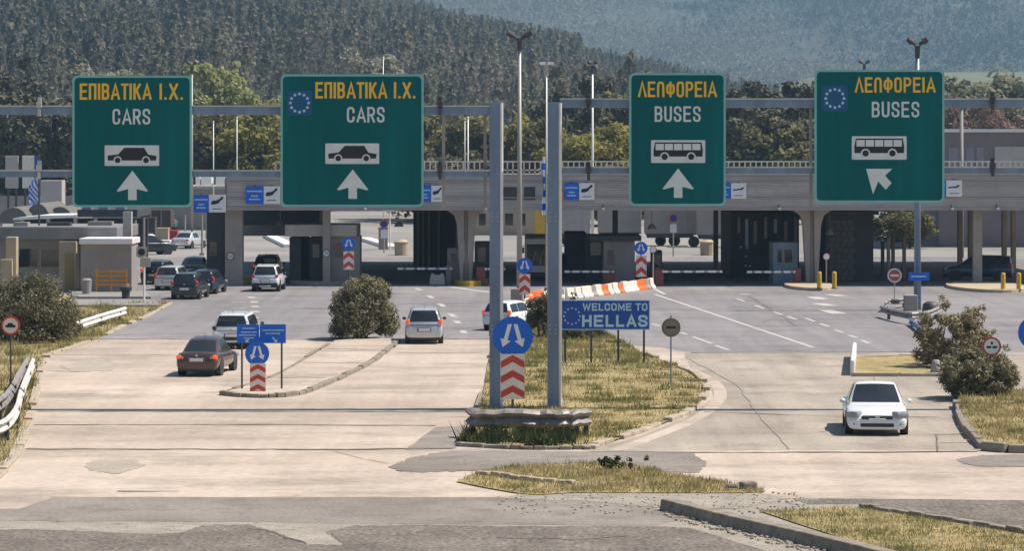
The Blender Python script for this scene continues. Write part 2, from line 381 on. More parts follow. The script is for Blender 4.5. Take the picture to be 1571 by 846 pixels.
M['bark'] = mat('tree_bark', (0.10, 0.075, 0.055), 0.9, 0.3, 3.0, bump=0.4)
HAZE = 0.00019
# ================================================================ SETTING: ground, roads, islands
gm = MB()
xs = [-9000, -900, -300, -100, 0, 100, 300, 900, 9000]; ys = [-200, 20, 60, 100, 150, 200, 300, 420, 600, 1200, 3000, 12000]
for y in ys:
    for x in xs: gm.v.append((x, y, -0.05))
for j in range(len(ys) - 1):
    for i in range(len(xs) - 1):
        k = j * len(xs) + i; gm.f.append((k, k + 1, k + len(xs) + 1, k + len(xs))); gm.mi.append(0)
struct(gm.build('ground', M['field'], recalc=False))
sheet('lot_paving', [(-130, 164), (130, 164), (150, 430), (-150, 430)], -0.004, M['lot'], world=True)
sheet('concrete_apron', [(-60, 55), (60, 55), (60, D(519)), (-60, D(519))], 0.0, M['concrete'], world=True)
edge = ragged([(-300, 521.5), (760, 521.5), (900, 527), (1010, 533), (1060, 541), (1900, 541)], 0.7, 14, 3, closed=False)
sheet('asphalt_plaza', edge + [(1900, 395), (-300, 395)], 0.004, M['asphalt'])
sheet('bus_lane', ragged([(905, 692), (985, 668), (1050, 642), (1095, 612), (1088, 588), (1062, 570), (1050, 541.8)], .6, 6, 5, closed=False) + [(1900, 541.8), (1900, 690)], 0.004, M['lane'])
M['stain'] = ground_mat('stained_concrete', (0.30, 0.26, 0.22), (0.40, 0.345, 0.29), 0.6, 1.2, 9, finevar=.2)
# darker asphalt repairs
sheet('asphalt_repair', ragged([(596, 717), (635, 702), (690, 693), (860, 693.5), (1062, 695), (1085, 712), (1072, 726), (850, 721), (700, 724), (640, 726), (612, 724)], 2.6, 14, 11), 0.012, M['patch'])
sheet('asphalt_repair', ragged([(622, 691), (668, 657), (712, 654), (700, 689)], 2.0, 14, 12), 0.008, M['patch'])
sheet('asphalt_repair', ragged([(1468, 706), (1505, 699), (1640, 698), (1640, 717), (1510, 717), (1480, 713)], 2.2, 12, 13), 0.012, M['patch'])
sheet('asphalt_repair', ragged([(1215, 766), (1400, 767), (1720, 771), (1760, 850), (1571, 811), (1330, 774), (1240, 775)], 1.2, 6, 14), 0.012, M['coarse'])
sheet('asphalt_repair', ragged([(400, 592), (440, 570), (515, 527), (563, 527), (500, 556), (440, 588)], 0.7, 6, 15), 0.008, M['lane'])
sheet('asphalt_repair', ragged([(92, 562), (150, 550), (178, 556), (170, 570), (110, 571)], 3.5, 8, 16), 0.008, M['stain'])
sheet('asphalt_repair', ragged([(130, 712), (160, 703), (210, 704), (222, 716), (180, 728), (135, 722)], 5, 8, 17), 0.008, M['stain'])
# foreground bands
sheet('gravel_verge', ragged([(-200, 796), (300, 797), (600, 800), (1015, 796), (1050, 786), (1180, 770), (1330, 774), (1571, 806), (1900, 850), (1900, 960), (-200, 960)], 1.0, 10, 20), 0.004, M['gravel'])
sheet('gravel_verge', ragged([(770, 766), (800, 758), (1000, 756), (1160, 757), (1215, 766), (1130, 782), (1010, 780), (900, 770)], 1.3, 8, 24), 0.012, M['gravel'])
sheet('smooth_asphalt', ragged([(-200, 763), (60, 763.5), (400, 764), (780, 764), (900, 768), (1000, 777), (1040, 800), (1000, 808), (780, 806), (560, 805), (400, 802), (150, 801), (-200, 800)], 1.0, 12, 21), 0.008, M['patch'])
sheet('coarse_asphalt', ragged([(-200, 811), (100, 815), (240, 821), (280, 818), (310, 808), (380, 806), (420, 817), (470, 837), (530, 838), (500, 818), (540, 808), (640, 807), (780, 809), (1010, 809), (1060, 812), (1290, 880), (1290, 960), (-200, 960)], 2.2, 10, 22), 0.012, M['coarse'])
sheet('pale_edge', ragged([(-200, 760), (60, 758), (80, 766), (30, 782), (-200, 786)], 1.5, 6, 23), 0.012, M['concrete'])
# expansion joints, cracks and one painted gantry shadow line
jm = MB()
def joint(pts, w, amp=0.25, seed=0, z=0.016):
    rnd = random.Random(seed); P = []
    for i in range(len(pts) - 1):
        n = max(4, int(abs(pts[i + 1][0] - pts[i][0]) / 28) + int(abs(pts[i + 1][1] - pts[i][1]) / 6))
        for k in range(n):
            t = k / n; P.append((pts[i][0] + (pts[i + 1][0] - pts[i][0]) * t + (rnd.uniform(-7, 7) * amp if abs(pts[i + 1][1] - pts[i][1]) > 6 else 0), pts[i][1] + (pts[i + 1][1] - pts[i][1]) * t + rnd.uniform(-amp, amp)))
    P.append(pts[-1])
    Wp = [G(*p) for p in P]; vs = []
    for i, p in enumerate(Wp):
        a = Wp[max(0, i - 1)]; b = Wp[min(len(Wp) - 1, i + 1)]; t = (b - a).normalized(); nn = Vector((-t.y, t.x, 0)) * w * rnd.uniform(0.35, 1.0) / 2
        vs += [(p.x + nn.x, p.y + nn.y, z), (p.x - nn.x, p.y - nn.y, z)]
    jm.add(vs, [(2 * i, 2 * i + 1, 2 * i + 3, 2 * i + 2) for i in range(len(Wp) - 1)])
joint([(40, 690), (500, 691), (695, 689)], 0.30, 0.5, 1); joint([(905, 694), (1130, 695.5), (1500, 694)], 0.26, 0.5, 2)
joint([(58, 632), (400, 632), (735, 633)], 0.22, 0.3, 3); joint([(52, 653), (400, 652.5), (668, 654)], 0.18, 0.3, 4)  # first strip paints the shadow line of the gantry beams and signs
joint([(66, 545), (290, 546)], 0.12, 0.2, 5); joint([(610, 542), (752, 542)], 0.14, 0.2, 6); joint([(90, 521), (560, 522)], 0.2, 0.2, 7); joint([(650, 521), (752, 521)], 0.2, 0.2, 8)
joint([(1060, 542), (1420, 541)], 0.25, 0.2, 9); joint([(1080, 633), (1280, 640), (1440, 641)], 0.14, 0.3, 10)

joint([(1437, 668), (1438, 695)], 0.07, 0.2, 14); joint([(1433, 668), (1490, 667)], 0.14, 0.2, 15); joint([(1437, 681), (1500, 680)], 0.1, 0.2, 16)
joint([(180, 755), (275, 755)], 0.14, 0.3, 17); joint([(500, 690), (560, 706), (600, 713)], 0.04, 0.7, 18); joint([(140, 571), (85, 571)], 0.10, 0.2, 19)
joint([(660, 474), (1000, 476), (1350, 478)], 0.10, 0.2, 20); joint([(1150, 455), (1220, 500)], 0.05, 0.4, 21); joint([(450, 474), (500, 474)], 0.3, 0.2, 22)
joint([(760, 826), (880, 830), (960, 825)], 0.10, 1.2, 23, 0.02); joint([(380, 812), (425, 818), (470, 836)], 0.10, 1.0, 24, 0.02)
struct(jm.build('pavement_lines', M['crack'], recalc=False))
jm = MB(); joint([(1050, 548), (1130, 590), (1165, 640), (1210, 690)], 0.05, 0.3, 12); joint([(1240, 470), (1160, 500), (1120, 530)], .05, .3, 14)
struct(jm.build('pavement_crack', mat('faint_crack', (.215, .185, .155), .95, .3, 1.0), recalc=False))
# painted lines
pm = MB()
def dash(a, b, w, z=0.012):
    a, b = G(*a), G(*b); t = (b - a).normalized(); nn = Vector((-t.y, t.x, 0)) * w / 2
    pm.add([(a.x + nn.x, a.y + nn.y, z), (a.x - nn.x, a.y - nn.y, z), (b.x - nn.x, b.y - nn.y, z), (b.x + nn.x, b.y + nn.y, z)], [(0, 1, 2, 3)])
dash((1004, 452), (1248, 534), 0.22)
dash((1004, 444), (1020, 452), 0.25)
for a, b in (((1130, 459), (1142, 463)), ((1158, 469), (1172, 474)), ((1186, 479), (1200, 484)), ((1208, 486), (1222, 491)), ((1236, 489), (1250, 494)), ((1258, 497), (1272, 502)), ((1281, 507), (1294, 511)), ((1302, 515), (1314, 519)), ((1322, 523), (1334, 528))): dash(a, b, 0.2)
for a, b in (((1062, 517), (1092, 528)), ((1000, 497), (1012, 501)), ((1045, 511), (1054, 514)), ((1098, 531), (1118, 538))): dash(a, b, 0.2)
for a, b in (((384, 456), (388, 458)), ((388, 463), (392, 465)), ((389, 470), (393, 472)), ((389, 478), (394, 480)), ((386, 486), (392, 489))): dash(a, b, 0.42)
for y in (464, 473, 482): dash((356, y), (377, y), 0.35)
for a, b in (((638, 443), (646, 446)), ((657, 454), (664, 458)), ((673, 466), (681, 471)), ((690, 482), (698, 487)), ((700, 493), (704, 497)), ((709, 508), (713, 512))): dash(a, b, 0.3)
dash((690, 441), (752, 449), 0.5); dash((640, 448), (700, 449), 0.12)
for a, b in (((1246, 456), (1262, 460)), ((1254, 466), (1276, 470)), ((1264, 476), (1288, 482)), ((1272, 452), (1292, 455)), ((1135, 452), (1150, 452))): dash(a, b, 0.8)
dash((1020, 444), (1330, 446), 0.18); dash((1440, 452), (1571, 450), 0.15)
dash((780, 705), (830, 705), 0.12, 0.02); dash((70, 569), (118, 571), 0.12)
struct(pm.build('painted_markings', M['line'], recalc=False))
# worn pale band round the grass island
band = smooth_px([(945, 692), (1010, 668), (1070, 642), (1104, 612), (1096, 588), (1060, 568)], 6)
bm_ = MB(); strip(bm_, [G(*p) for p in band], 0.45, 0.002, 0.010); struct(bm_.build('worn_edge_band', M['concrete']))
# ---------------------------------------------------------------- grass blades
def inside(P, poly):
    x, y = P[:, 0], P[:, 1]; r = np.zeros(len(P), bool); n = len(poly); j = n - 1
    for i in range(n):
        xi, yi = poly[i]; xj, yj = poly[j]
        c = ((yi > y) != (yj > y)) & (x < (xj - xi) * (y - yi) / ((yj - yi) or 1e-9) + xi)
        r ^= c; j = i
    return r
def grass(name, px, n, h0, h1, m, seed=1, z=0.0, clump=0.55, width=0.02, label=None, world=False, nc=None, sg=.22):
    rng = np.random.default_rng(seed)
    poly = [(p[0], p[1]) if world else tuple(G(*p)[:2]) for p in px]
    a = np.array(poly); mn, mx = a.min(0), a.max(0)
    nc = nc or max(6, n // 60); C = rng.uniform(mn, mx, (nc, 2))
    P = rng.uniform(mn, mx, (n * 2, 2)); k = rng.random(n * 2) < clump
    P[k] = C[rng.integers(0, nc, k.sum())] + rng.normal(0, sg, (k.sum(), 2))
    P = P[inside(P, poly)][:n]; n = len(P)
    hh = rng.uniform(h0, h1, n) * np.where(rng.random(n) < 0.12, 1.7, 1.0)
    an = rng.uniform(0, 2 * np.pi, n); w = width * rng.uniform(0.6, 1.5, n)
    dx, dy = np.cos(an) * w, np.sin(an) * w
    ld = rng.uniform(0, 2 * np.pi, n); ll = hh * rng.uniform(0.1, 0.7, n)
    V = np.zeros((n, 3, 3), 'f')
    V[:, 0, 0] = P[:, 0] - dx; V[:, 0, 1] = P[:, 1] - dy; V[:, 1, 0] = P[:, 0] + dx; V[:, 1, 1] = P[:, 1] + dy
    V[:, 2, 0] = P[:, 0] + np.cos(ld) * ll; V[:, 2, 1] = P[:, 1] + np.sin(ld) * ll; V[:, 2, 2] = hh
    V[:, :, 2] += z - np.array([0.02, 0.02, 0])
    return np_mesh(name, V.reshape(-1, 3), 3, m)
def np_mesh(name, V, k, m, parent=None):
    n = len(V) // k; me = bpy.data.meshes.new(name)
    me.vertices.add(len(V)); me.vertices.foreach_set('co', np.ascontiguousarray(V, 'f').ravel())
    me.loops.add(len(V)); me.loops.foreach_set('vertex_index', np.arange(len(V), dtype='i'))
    me.polygons.add(n); me.polygons.foreach_set('loop_start', np.arange(0, len(V), k, dtype='i'))
    try: me.polygons.foreach_set('loop_total', np.full(n, k, 'i'))
    except Exception: pass
    me.update(); me.materials.append(m)
    o = bpy.data.objects.new(name, me); COL.objects.link(o)
    if parent: o.parent = parent
    WL[o.name] = wl(parent); return o
dry = leaf_mat('dry_grass_blades', (0.30, 0.25, 0.11), (0.52, 0.42, 0.225), 0.5, 0.4)
olive = leaf_mat('olive_grass_blades', (0.15, 0.16, 0.05), (0.31, 0.28, 0.115), 0.5, 0.4)
weed = leaf_mat('dark_weed_leaves', (0.035, 0.055, 0.018), (0.09, 0.10, 0.035), 1.2, 0.3)
def stuff(o): o['kind'] = 'stuff'; return o
# ---------------------------------------------------------------- verges and islands
left_edge = smooth_px([(262, 466), (222, 488), (190, 501), (150, 520), (90, 540), (70, 549), (60, 572), (57, 602), (42, 645), (28, 688), (2, 724), (-70, 790)], 4)
sheet('left_verge', left_edge + [(-300, 790), (-300, 452), (110, 452), (110, 468)], 0.016, M['earth'])
kb = MB(); rnd = random.Random(4)
def kerb(mb, px, w=0.22, h=0.13, step=1, skip=0.0, z0=-0.03):
    P = [G(*p) for p in px]
    for i in range(0, len(P) - 1):
        if rnd.random() < skip: continue
        a, b = P[i], P[i + 1]; t = (b - a); L = t.length; t.normalize()
        hh = h * rnd.uniform(0.75, 1.1)
        mb.box(((a + b) / 2 + Vector((rnd.uniform(-.03, .03), rnd.uniform(-.04, .04), (hh + z0) / 2))), (L * 0.97, w * rnd.uniform(.85, 1.1), hh - z0), math.atan2(t.y, t.x))
kerb(kb, left_edge, 0.30, 0.10, skip=0.12)
struct(kb.build('left_kerb', M['kerb'], bevel=0.03))
isl = smooth_px([(700, 684), (724, 656), (741, 605), (751, 550), (772, 517), (802, 498), (850, 492), (935, 514), (985, 543), (1035, 562), (1068, 577), (1084, 600), (1062, 630), (1010, 655), (950, 676), (900, 689), (800, 690), (700, 684)], 4)
sheet('grass_island', isl, 0.05, M['earth'])
kb = MB(); kerb(kb, smooth_px([(905, 690), (950, 675), (1010, 654), (1062, 629), (1084, 600), (1068, 577), (1035, 562), (985, 543)], 4), 0.28, 0.14, skip=0.18); struct(kb.build('island_kerb', M['kerb'], bevel=0.03))
kb = MB(); kerb(kb, smooth_px([(700, 685), (800, 690), (905, 690)], 6), 0.24, 0.12); kerb(kb, [(703, 681), (724, 656), (741, 605), (751, 550), (772, 517)], 0.25, 0.12, skip=.1); struct(kb.build('island_kerb', M['kerb_grey'], bevel=0.03))
stuff(grass('dry_grass', isl, 19000, 0.03, 0.14, dry, 3, 0.05, clump=.75))
stuff(grass('green_grass', isl, 11000, 0.04, 0.19, olive, 5, 0.05, clump=0.92))
stuff(grass('green_grass', [(752, 560), (775, 515), (800, 500), (850, 494), (935, 516), (985, 545), (1020, 560), (960, 562), (860, 560)], 6000, 0.06, 0.26, olive, 6, 0.05, clump=0.6))
stuff(grass('roadside_weeds', [(702, 684), (716, 668), (736, 655), (860, 660), (905, 672), (900, 690), (800, 691)], 3600, 0.04, 0.44, weed, 7, 0.03, clump=0.96, width=.03, nc=17, sg=.19))
stuff(grass('dry_grass', left_edge + [(-40, 790), (-40, 478), (110, 470)], 22000, 0.05, 0.28, dry, 8, 0.02))
stuff(grass('green_grass', left_edge + [(-40, 790), (-40, 478), (110, 470)], 16000, 0.06, 0.34, olive, 9, 0.02, clump=0.8))
# traffic island with the direction board
ti = smooth_px([(345, 606), (372, 599), (430, 578), (505, 533), (520, 526), (607, 524), (598, 534), (560, 560), (500, 589), (452, 606), (400, 610), (345, 606)], 4)
P = [G(*p) for p in ti[:-1]]
mb = MB(); mb.slab([(p.x, p.y) for p in P], -0.03, 0.12); struct(mb.build('traffic_island', M['concrete'], bevel=0.03))
kb = MB(); kerb(kb, smooth_px([(340, 607), (400, 611), (455, 607), (503, 590), (563, 561), (601, 534), (610, 525)], 5), 0.22, 0.15); kerb(kb, smooth_px([(340, 607), (370, 598), (428, 577), (503, 531)], 4), 0.16, 0.14); struct(kb.build('island_kerb', M['kerb_grey'], bevel=0.02))
# joints and stain on the slab
jm2 = MB(); jm = jm2
for y, x0, x1 in ((585, 425, 500), (562, 462, 555), (543, 492, 583)): joint([(x0, y), (x1, y)], 0.16, 0.5, y, 0.126)
joint([(500, 540), (545, 541), (592, 541)], 0.3, 0.5, 61, 0.126)
struct(jm2.build('pavement_lines', M['crack'], recalc=False))
# small right island
ri = [(1306, 577), (1312, 553), (1440, 549), (1450, 577)]
mb = MB(); mb.slab([tuple(G(*p)[:2]) for p in ri], -0.03, 0.13); struct(mb.build('dirt_island', M['earth'], bevel=0.03))
kb = MB(); kerb(kb, [(1306, 578), (1380, 578), (1450, 578)], 0.25, 0.15); kerb(kb, [(1312, 552), (1380, 550), (1440, 549)], 0.2, 0.15); struct(kb.build('island_kerb', M['kerb'], bevel=0.02))
st = MB(); a, b = G(1308, 577), G(1311, 548); strip(st, [a, b], 0.17, 0, 0.6); o = st.build('kerb_block', M['roof_white'], bevel=0.06)
tag(o, 'white painted concrete block at the end of the small dirt island', 'kerb block')
# right verge
rv = smooth_px([(1700, 606), (1571, 608), (1500, 612), (1470, 625), (1482, 655), (1508, 688), (1571, 693), (1700, 694)], 5)
P = [G(*p) for p in rv]; mb = MB(); mb.slab([(p.x, p.y) for p in P], -0.03, 0.2); struct(mb.build('right_verge', M['earth'], bevel=0.05))
kb = MB(); kerb(kb, smooth_px([(1468, 624), (1480, 656), (1507, 690)], 4), 0.3, 0.24); kerb(kb, [(1507, 692), (1545, 695), (1600, 696), (1700, 696)], 0.3, 0.26); struct(kb.build('right_kerb', M['kerb_grey'], bevel=0.04))
stuff(grass('dry_grass', rv, 11000, 0.03, 0.16, dry, 10, 0.2)); stuff(grass('green_grass', rv, 2500, 0.04, 0.18, olive, 12, 0.2, clump=.9))
# foreground wedge of grass
fw = smooth_px([(700, 741), (735, 727), (800, 717), (900, 712), (960, 714), (1060, 734), (1157, 750), (1150, 758), (900, 758), (820, 761), (760, 753), (700, 741)], 4)
sheet('grass_wedge', fw, 0.03, M['earth'])
stuff(grass('dry_grass', fw, 8000, 0.03, 0.13, dry, 13, 0.03, clump=.6, width=.014)); stuff(grass('green_grass', fw, 2200, 0.03, 0.15, olive, 14, 0.03, clump=.8, width=.014))
kb = MB(); kerb(kb, smooth_px([(733, 729), (800, 738), (882, 745)], 5), 0.22, 0.14); struct(kb.build('wedge_kerb', M['kerb'], bevel=0.04))
kb = MB(); p = G(1148, 752); kb.box((p.x, p.y, .1), (.42, .3, .22), .3); kb.box((p.x - .4, p.y + .1, .06), (.3, .22, .16), .1); o = kb.build('broken_kerbstone', M['kerb_grey'], bevel=0.06)
tag(o, 'lump of broken kerbstone at the right tip of the dry grass wedge', 'stone')
# foreground right: long kerb and grass
fg = smooth_px([(1165, 786), (1250, 783), (1330, 783), (1571, 823), (1720, 850), (1720, 930), (1480, 890), (1330, 840), (1230, 808), (1165, 786)], 4)
sheet('corner_grass', fg, 0.03, M['earth'])
stuff(grass('dry_grass', fg, 9000, 0.02, 0.08, dry, 15, 0.03, clump=.4, width=.012)); stuff(grass('green_grass', fg, 9000, 0.02, 0.09, olive, 16, 0.03, clump=.7, width=.012))
kb = MB(); pp = smooth_px([(1024, 783), (1130, 810), (1260, 840), (1400, 876), (1500, 905)], 5)
P = [G(*p) for p in pp]
for i in range(len(P) - 1):
    a, b = P[i], P[i + 1]; t = b - a; L = t.length; t.normalize(); kb.box(((a + b) / 2 + Vector((0, 0, .12))), (L * .985, .48, .30), math.atan2(t.y, t.x), taper=(1, .72))
struct(kb.build('foreground_kerb', M['kerb_grey'], bevel=0.03))
kb = MB(); kerb(kb, smooth_px([(1322, 781), (1400, 793), (1571, 820), (1720, 848)], 7), 0.2, 0.13); struct(kb.build('corner_kerb', M['kerb_grey'], bevel=0.03))
# far left pavements by the kiosk
for k, (x0, x1, y0, y1) in enumerate(((110, 232, 451, 459), (100, 248, 464, 472))):
    mb = MB(); mb.slab([tuple(G(*p)[:2]) for p in ((x0, y1), (x1, y1), (x1 - 12, y0), (x0, y0))], -0.03, 0.15); struct(mb.build('kiosk_pavement', M['lot'], bevel=0.04))
# scattered stones
sm = MB(); rnd = random.Random(9)
for k in range(260):
    x = rnd.uniform(1020, 1290); y = 783 + (x - 1020) * 0.245 + rnd.uniform(3, 13)
    p = G(x, y); r = rnd.uniform(.012, .045); sm.box((p.x, p.y, .015 + r * .3), (r * 2, r * 1.6, r), rnd.uniform(0, 3))
for k in range(300):
    x = rnd.uniform(760, 1240); y = rnd.uniform(757, 790); p = G(x, y); r = rnd.uniform(.01, .035); sm.box((p.x, p.y, .014 + r * .3), (r * 2, r * 1.6, r), rnd.uniform(0, 3))
stuff(sm.build('loose_stones', M['kerb'], bevel=0.006))
# ================================================================ GANTRIES AND SIGNS
GY = D(628)                      # depth of the gantries
def X(px, d=GY): return (px - CX) * d / F
def Z(py, d=GY): return H - (py - HY) * d / F
def gantry(label, post_px, x_from, x_to, yu, yl, clamps, hangers):
    d = GY; x0, x1 = X(post_px[0]), X(post_px[1]); base = ((x0 + x1) / 2, d + .2, 0)
    t = thing('sign_gantry', label, 'sign gantry', base)
    mb = MB(); mb.span((x0, d, -.05), (x1, d + .42, Z(157))); mb.build('post', M['steel'], t, bevel=.012)
    mb = MB(); mb.prism([(x1 - .03, 0), (x1 + .03, 0), (x1 + .03, Z(157) - .02), (x1 - .03, Z(157) - .02)], d + .02, d + .43); mb.tube((x1 + .012, d + .01, 0), (x1 + .012, d + .01, Z(157) - .02), .052, .052, 12); mb.build('post_lit_edge', M['galv_white'], t)  # pale strip and rounded tube added to show the post's sunlit edge
    mb = MB(); mb.box((base[0], base[1], .02), (.9, .9, .12)); mb.build('base_plate', M['kerb_grey'], t, bevel=.02)
    for (ya, yb), nm in ((yu, 'upper'), (yl, 'lower')):
        mb = MB(); mb.span((X(x_from), d + .06, Z(yb)), (X(x_to), d + .36, Z(ya))); b = mb.build('beam', M['steel'], t, bevel=.01)
        mb = MB(); mb.span((X(x_from), d + .03, Z(ya)), (X(x_to), d + .39, Z(ya) + .05)); mb.build('beam_flange', M['galv'], b)
    for zz in (2.4, 6.1):
        mb = MB(); mb.span((x0 - .02, d - .016, zz), (x1 - .05, d - .001, zz + .42)); sp = mb.build('splice_plate', M['steel'], t)
        for u in (.08, .27):
            for w_ in (.07, .21, .35): mb = MB(); mb.lathe([(.022, 0), (.022, .02)], (0, 0, 0), 6, 'Y'); mb.v = [(a + x0 + u, b + d - .036, c + zz + w_) for a, b, c in mb.v]; mb.build('bolt', M['galv'], sp)
    for px, y in clamps:
        c = A(px, y, d); mb = MB(); mb.box((c.x, d - .02, c.z), (.17, .14, .20)); mb.box((c.x, d + .1, c.z + .17), (.12, .12, .16)); mb.box((c.x, d - .0, c.z - .24), (.1, .1, .24)); mb.build('clamp', M['galv'] if px < 100 else M['dark'], t, bevel=.01)
    for px, ya, yb in hangers:
        mb = MB(); mb.span((X(px) - .05, d + .40, Z(yb)), (X(px) + .05, d + .48, Z(ya))); mb.build('hanger', M['pole'], t)
    return t
gantry('blue grey steel gantry carrying the two green car signs', (751, 769), -420, 751, (164, 176), (263, 272), [(60, 161), (60, 258), (675, 160), (675, 259)], [(680, 168, 320), (744, 168, 320)])
gantry('blue grey steel gantry carrying the two green bus signs', (840, 859), 859, 1990, (153, 165), (258, 267), [(903, 156), (903, 260), (1523, 152), (1523, 254)], [(1246, 155, 320)])
# the off-frame legs that hold the free ends
car_poly = [(.06, .26), (.94, .26), (.955, .48), (.80, .55), (.725, .88), (.36, .88), (.25, .56), (.055, .50)]
def big_sign(label, px, greek, latin, car, arrow, eu=None):
    x0, x1, ya, yb = px; d = GY - .14; w, h = X(x1) - X(x0), Z(ya) - Z(yb)
    c = ((X(x0) + X(x1)) / 2, d + .08, Z(yb))
    t = thing('direction_sign', label, 'road sign', c, group='green lane signs on the gantries')
    U = lambda p: X(p, GY); V = lambda p: Z(p, GY)
    mb = MB(); mb.prism(rrect(U(x0), U(x1), V(yb), V(ya), .17), d, d + .06); mb.build('sign_border', M['teal_rim'], t)
    mb = MB(); mb.prism(rrect(U(x0 + 3.4), U(x1 - 3.4), V(yb - 3.4), V(ya + 3.4), .13), d - .006, d + .03); mb.build('sign_face', M['teal'], t)
    mb = MB()
    for q in (.22, .78): mb.span((U(x0) + w * q - .05, d + .06, V(yb - 8)), (U(x0) + w * q + .05, d + .2, V(ya + 8)))
    mb.build('back_rail', M['galv'], t)
    f = d - .006
    for s, a, b, za, zb in greek:
        text('greek_lettering', s, U(a), U(b), V(zb), V(za), f, M['yellow_txt'], t, sw=.145)
    s, a, b, za, zb = latin; text('latin_lettering', s, U(a), U(b), V(zb), V(za), f, M['white_txt'], t, sw=.135)
    a, b, za, zb = car[1]; A0, A1, B0, B1 = U(a), U(b), V(zb), V(za)
    mb = MB(); mb.prism(rrect(A0, A1, B0, B1, .03), f - .006, f); pn = mb.build('pictogram_panel', M['white_txt'], t)
    T = lambda p: (A0 + p[0] * (A1 - A0), B0 + p[1] * (B1 - B0)); ar = (B1 - B0) / (A1 - A0)
    mb = MB(); g = f - .012
    if car[0] == 'car':
        mb.prism([T(p) for p in car_poly], g, g + .004); mb.build('car_symbol', M['black'], pn)
    else:
        fr = [(.06, .92), (.93, .92), (.95, .32), (.05, .32)]; fr = [(.05, .28), (.95, .28), (.955, .55), (.93, .9), (.075, .9), (.045, .55)]
        mb.prism([T(p) for p in fr], g, g + .004); mb.build('bus_symbol', M['black'], pn)
        mb = MB()
        for k in range(5): mb.prism([T(p) for p in ((.085 + k * .169, .56), (.235 + k * .169, .56), (.235 + k * .169, .84), (.085 + k * .169, .84))], g - .004, g)
        mb.build('window_symbol', M['white_txt'], pn)
    for cxp in ((.24, .76) if car[0] == 'car' else (.25, .74)):
        q = T((cxp, .27)); R0 = (B1 - B0) * .2
        mb = MB(); mb.disc((q[0], g - .006, q[1]), R0, .004, 20); mb.build('wheel_arch_symbol', M['white_txt'], pn)
        mb = MB(); mb.disc((q[0], g - .011, q[1]), R0 * .68, .004, 20); mb.build('wheel_symbol', M['black'], pn)
    mb = MB(); mb.prism([(U(p[0]), V(p[1])) for p in arrow], f - .006, f); mb.build('arrow', M['white_txt'], t)
    if eu:
        ex, ey, er, hs = eu; mb = MB(); mb.prism(rrect(U(ex - hs), U(ex + hs), V(ey + hs), V(ey - hs), .1), f - .004, f); e = mb.build('emblem_panel', M['blue_eu'], t)
        mb = MB()
        for k in range(12):
            a = k * math.pi / 6; mb.prism(star(U(ex) + er * GY / F * math.cos(a), V(ey) + er * GY / F * math.sin(a), .068), f - .008, f - .004)
        mb.build('star_ring', M['star'], e)
    return t
def up_arrow(cx, y0, y1, w=24, sw=6.5, head=31): return [(cx, y0), (cx + w, y0 + head), (cx + w * .9, y0 + head + 1), (cx + sw, y0 + head - 3), (cx + sw, y1), (cx - sw, y1), (cx - sw, y0 + head - 3), (cx - w * .9, y0 + head + 1), (cx - w, y0 + head)]
big_sign('green passenger cars lane sign without an emblem, furthest left on the gantry', (112, 295, 116, 318), [('ΕΠΙΒΑΤΙΚΑ', 124, 233, 128, 153), ('I.X.', 246, 281, 128, 153)], ('CARS', 174, 231, 167, 191), ('car', (161.5, 245, 223, 254.5)), up_arrow(204, 262, 307))
big_sign('green passenger cars lane sign with blue star emblem, beside the gantry post', (431, 650, 114, 317.5), [('ΕΠΙΒΑΤΙΚΑ', 485, 594, 126, 151), ('I.X.', 605, 637, 126, 151)], ('CARS', 533, 590, 164, 188), ('car', (499.5, 582, 220, 251.5)), up_arrow(541.5, 260, 305), (460, 158, 14, 19))
big_sign('narrow green buses sign with arrow pointing straight up', (965, 1113, 112, 316), [('ΛΕΩΦΟΡΕΙΑ', 979, 1099, 125, 149)], ('BUSES', 1004.5, 1074, 163, 187), ('bus', (998.5, 1081.5, 215, 250)), up_arrow(1040, 258.5, 303.5))
big_sign('wide green buses sign with star emblem and arrow slanting up left', (1249, 1448, 107, 311), [('ΛΕΩΦΟΡΕΙΑ', 1311, 1434, 118.5, 142)], ('BUSES', 1337, 1409, 156, 180), ('bus', (1306, 1390, 209, 245)), [(1328, 259), (1368, 259), (1357, 269.5), (1367, 281), (1358, 291), (1346.5, 278.5), (1338.5, 298)], (1280, 151, 14, 20))
# ---------------------------------------------------------------- welcome sign
def P3(px, py, d): return A(px, py, d)
d = D(559); t = thing('welcome_sign', 'blue board reading welcome to Hellas on four posts in the grass', 'welcome sign', tuple(G(930, 559)))
X2 = lambda p: X(p, d); Z2 = lambda p: Z(p, d)
mb = MB(); mb.span((X2(861), d - .03, Z2(506.5)), (X2(997), d + .02, Z2(460.5))); mb.build('sign_border', M['star'], t)
mb = MB(); mb.span((X2(862.3), d - .036, Z2(505.2)), (X2(995.7), d - .0, Z2(461.8))); mb.build('sign_face', M['blue'], t)
text('lettering', 'WELCOME TO', X2(894), X2(993), Z2(477), Z2(465.5), d - .036, M['star'], t, sw=.2, aspect=.62, gap=.2)
text('lettering', 'HELLAS', X2(893), X2(993.5), Z2(502), Z2(483.5), d - .036, M['star'], t, sw=.21, aspect=.62, gap=.2)
mb = MB()
for k in range(12):
    a = k * math.pi / 6; mb.prism(star(X2(877.5) + 12.2 * d / F * math.cos(a), Z2(485.5) + 12.2 * d / F * math.sin(a), .055), d - .042, d - .036)
mb.build('star_ring', M['star'], t)
for px, yb in ((867, 556), (907, 560), (948.5, 560), (988, 560)):
    mb = MB(); mb.span((X2(px) - .04, d + .02, 0), (X2(px) + .04, d + .09, Z2(470))); mb.build('post', M['dark'], t)
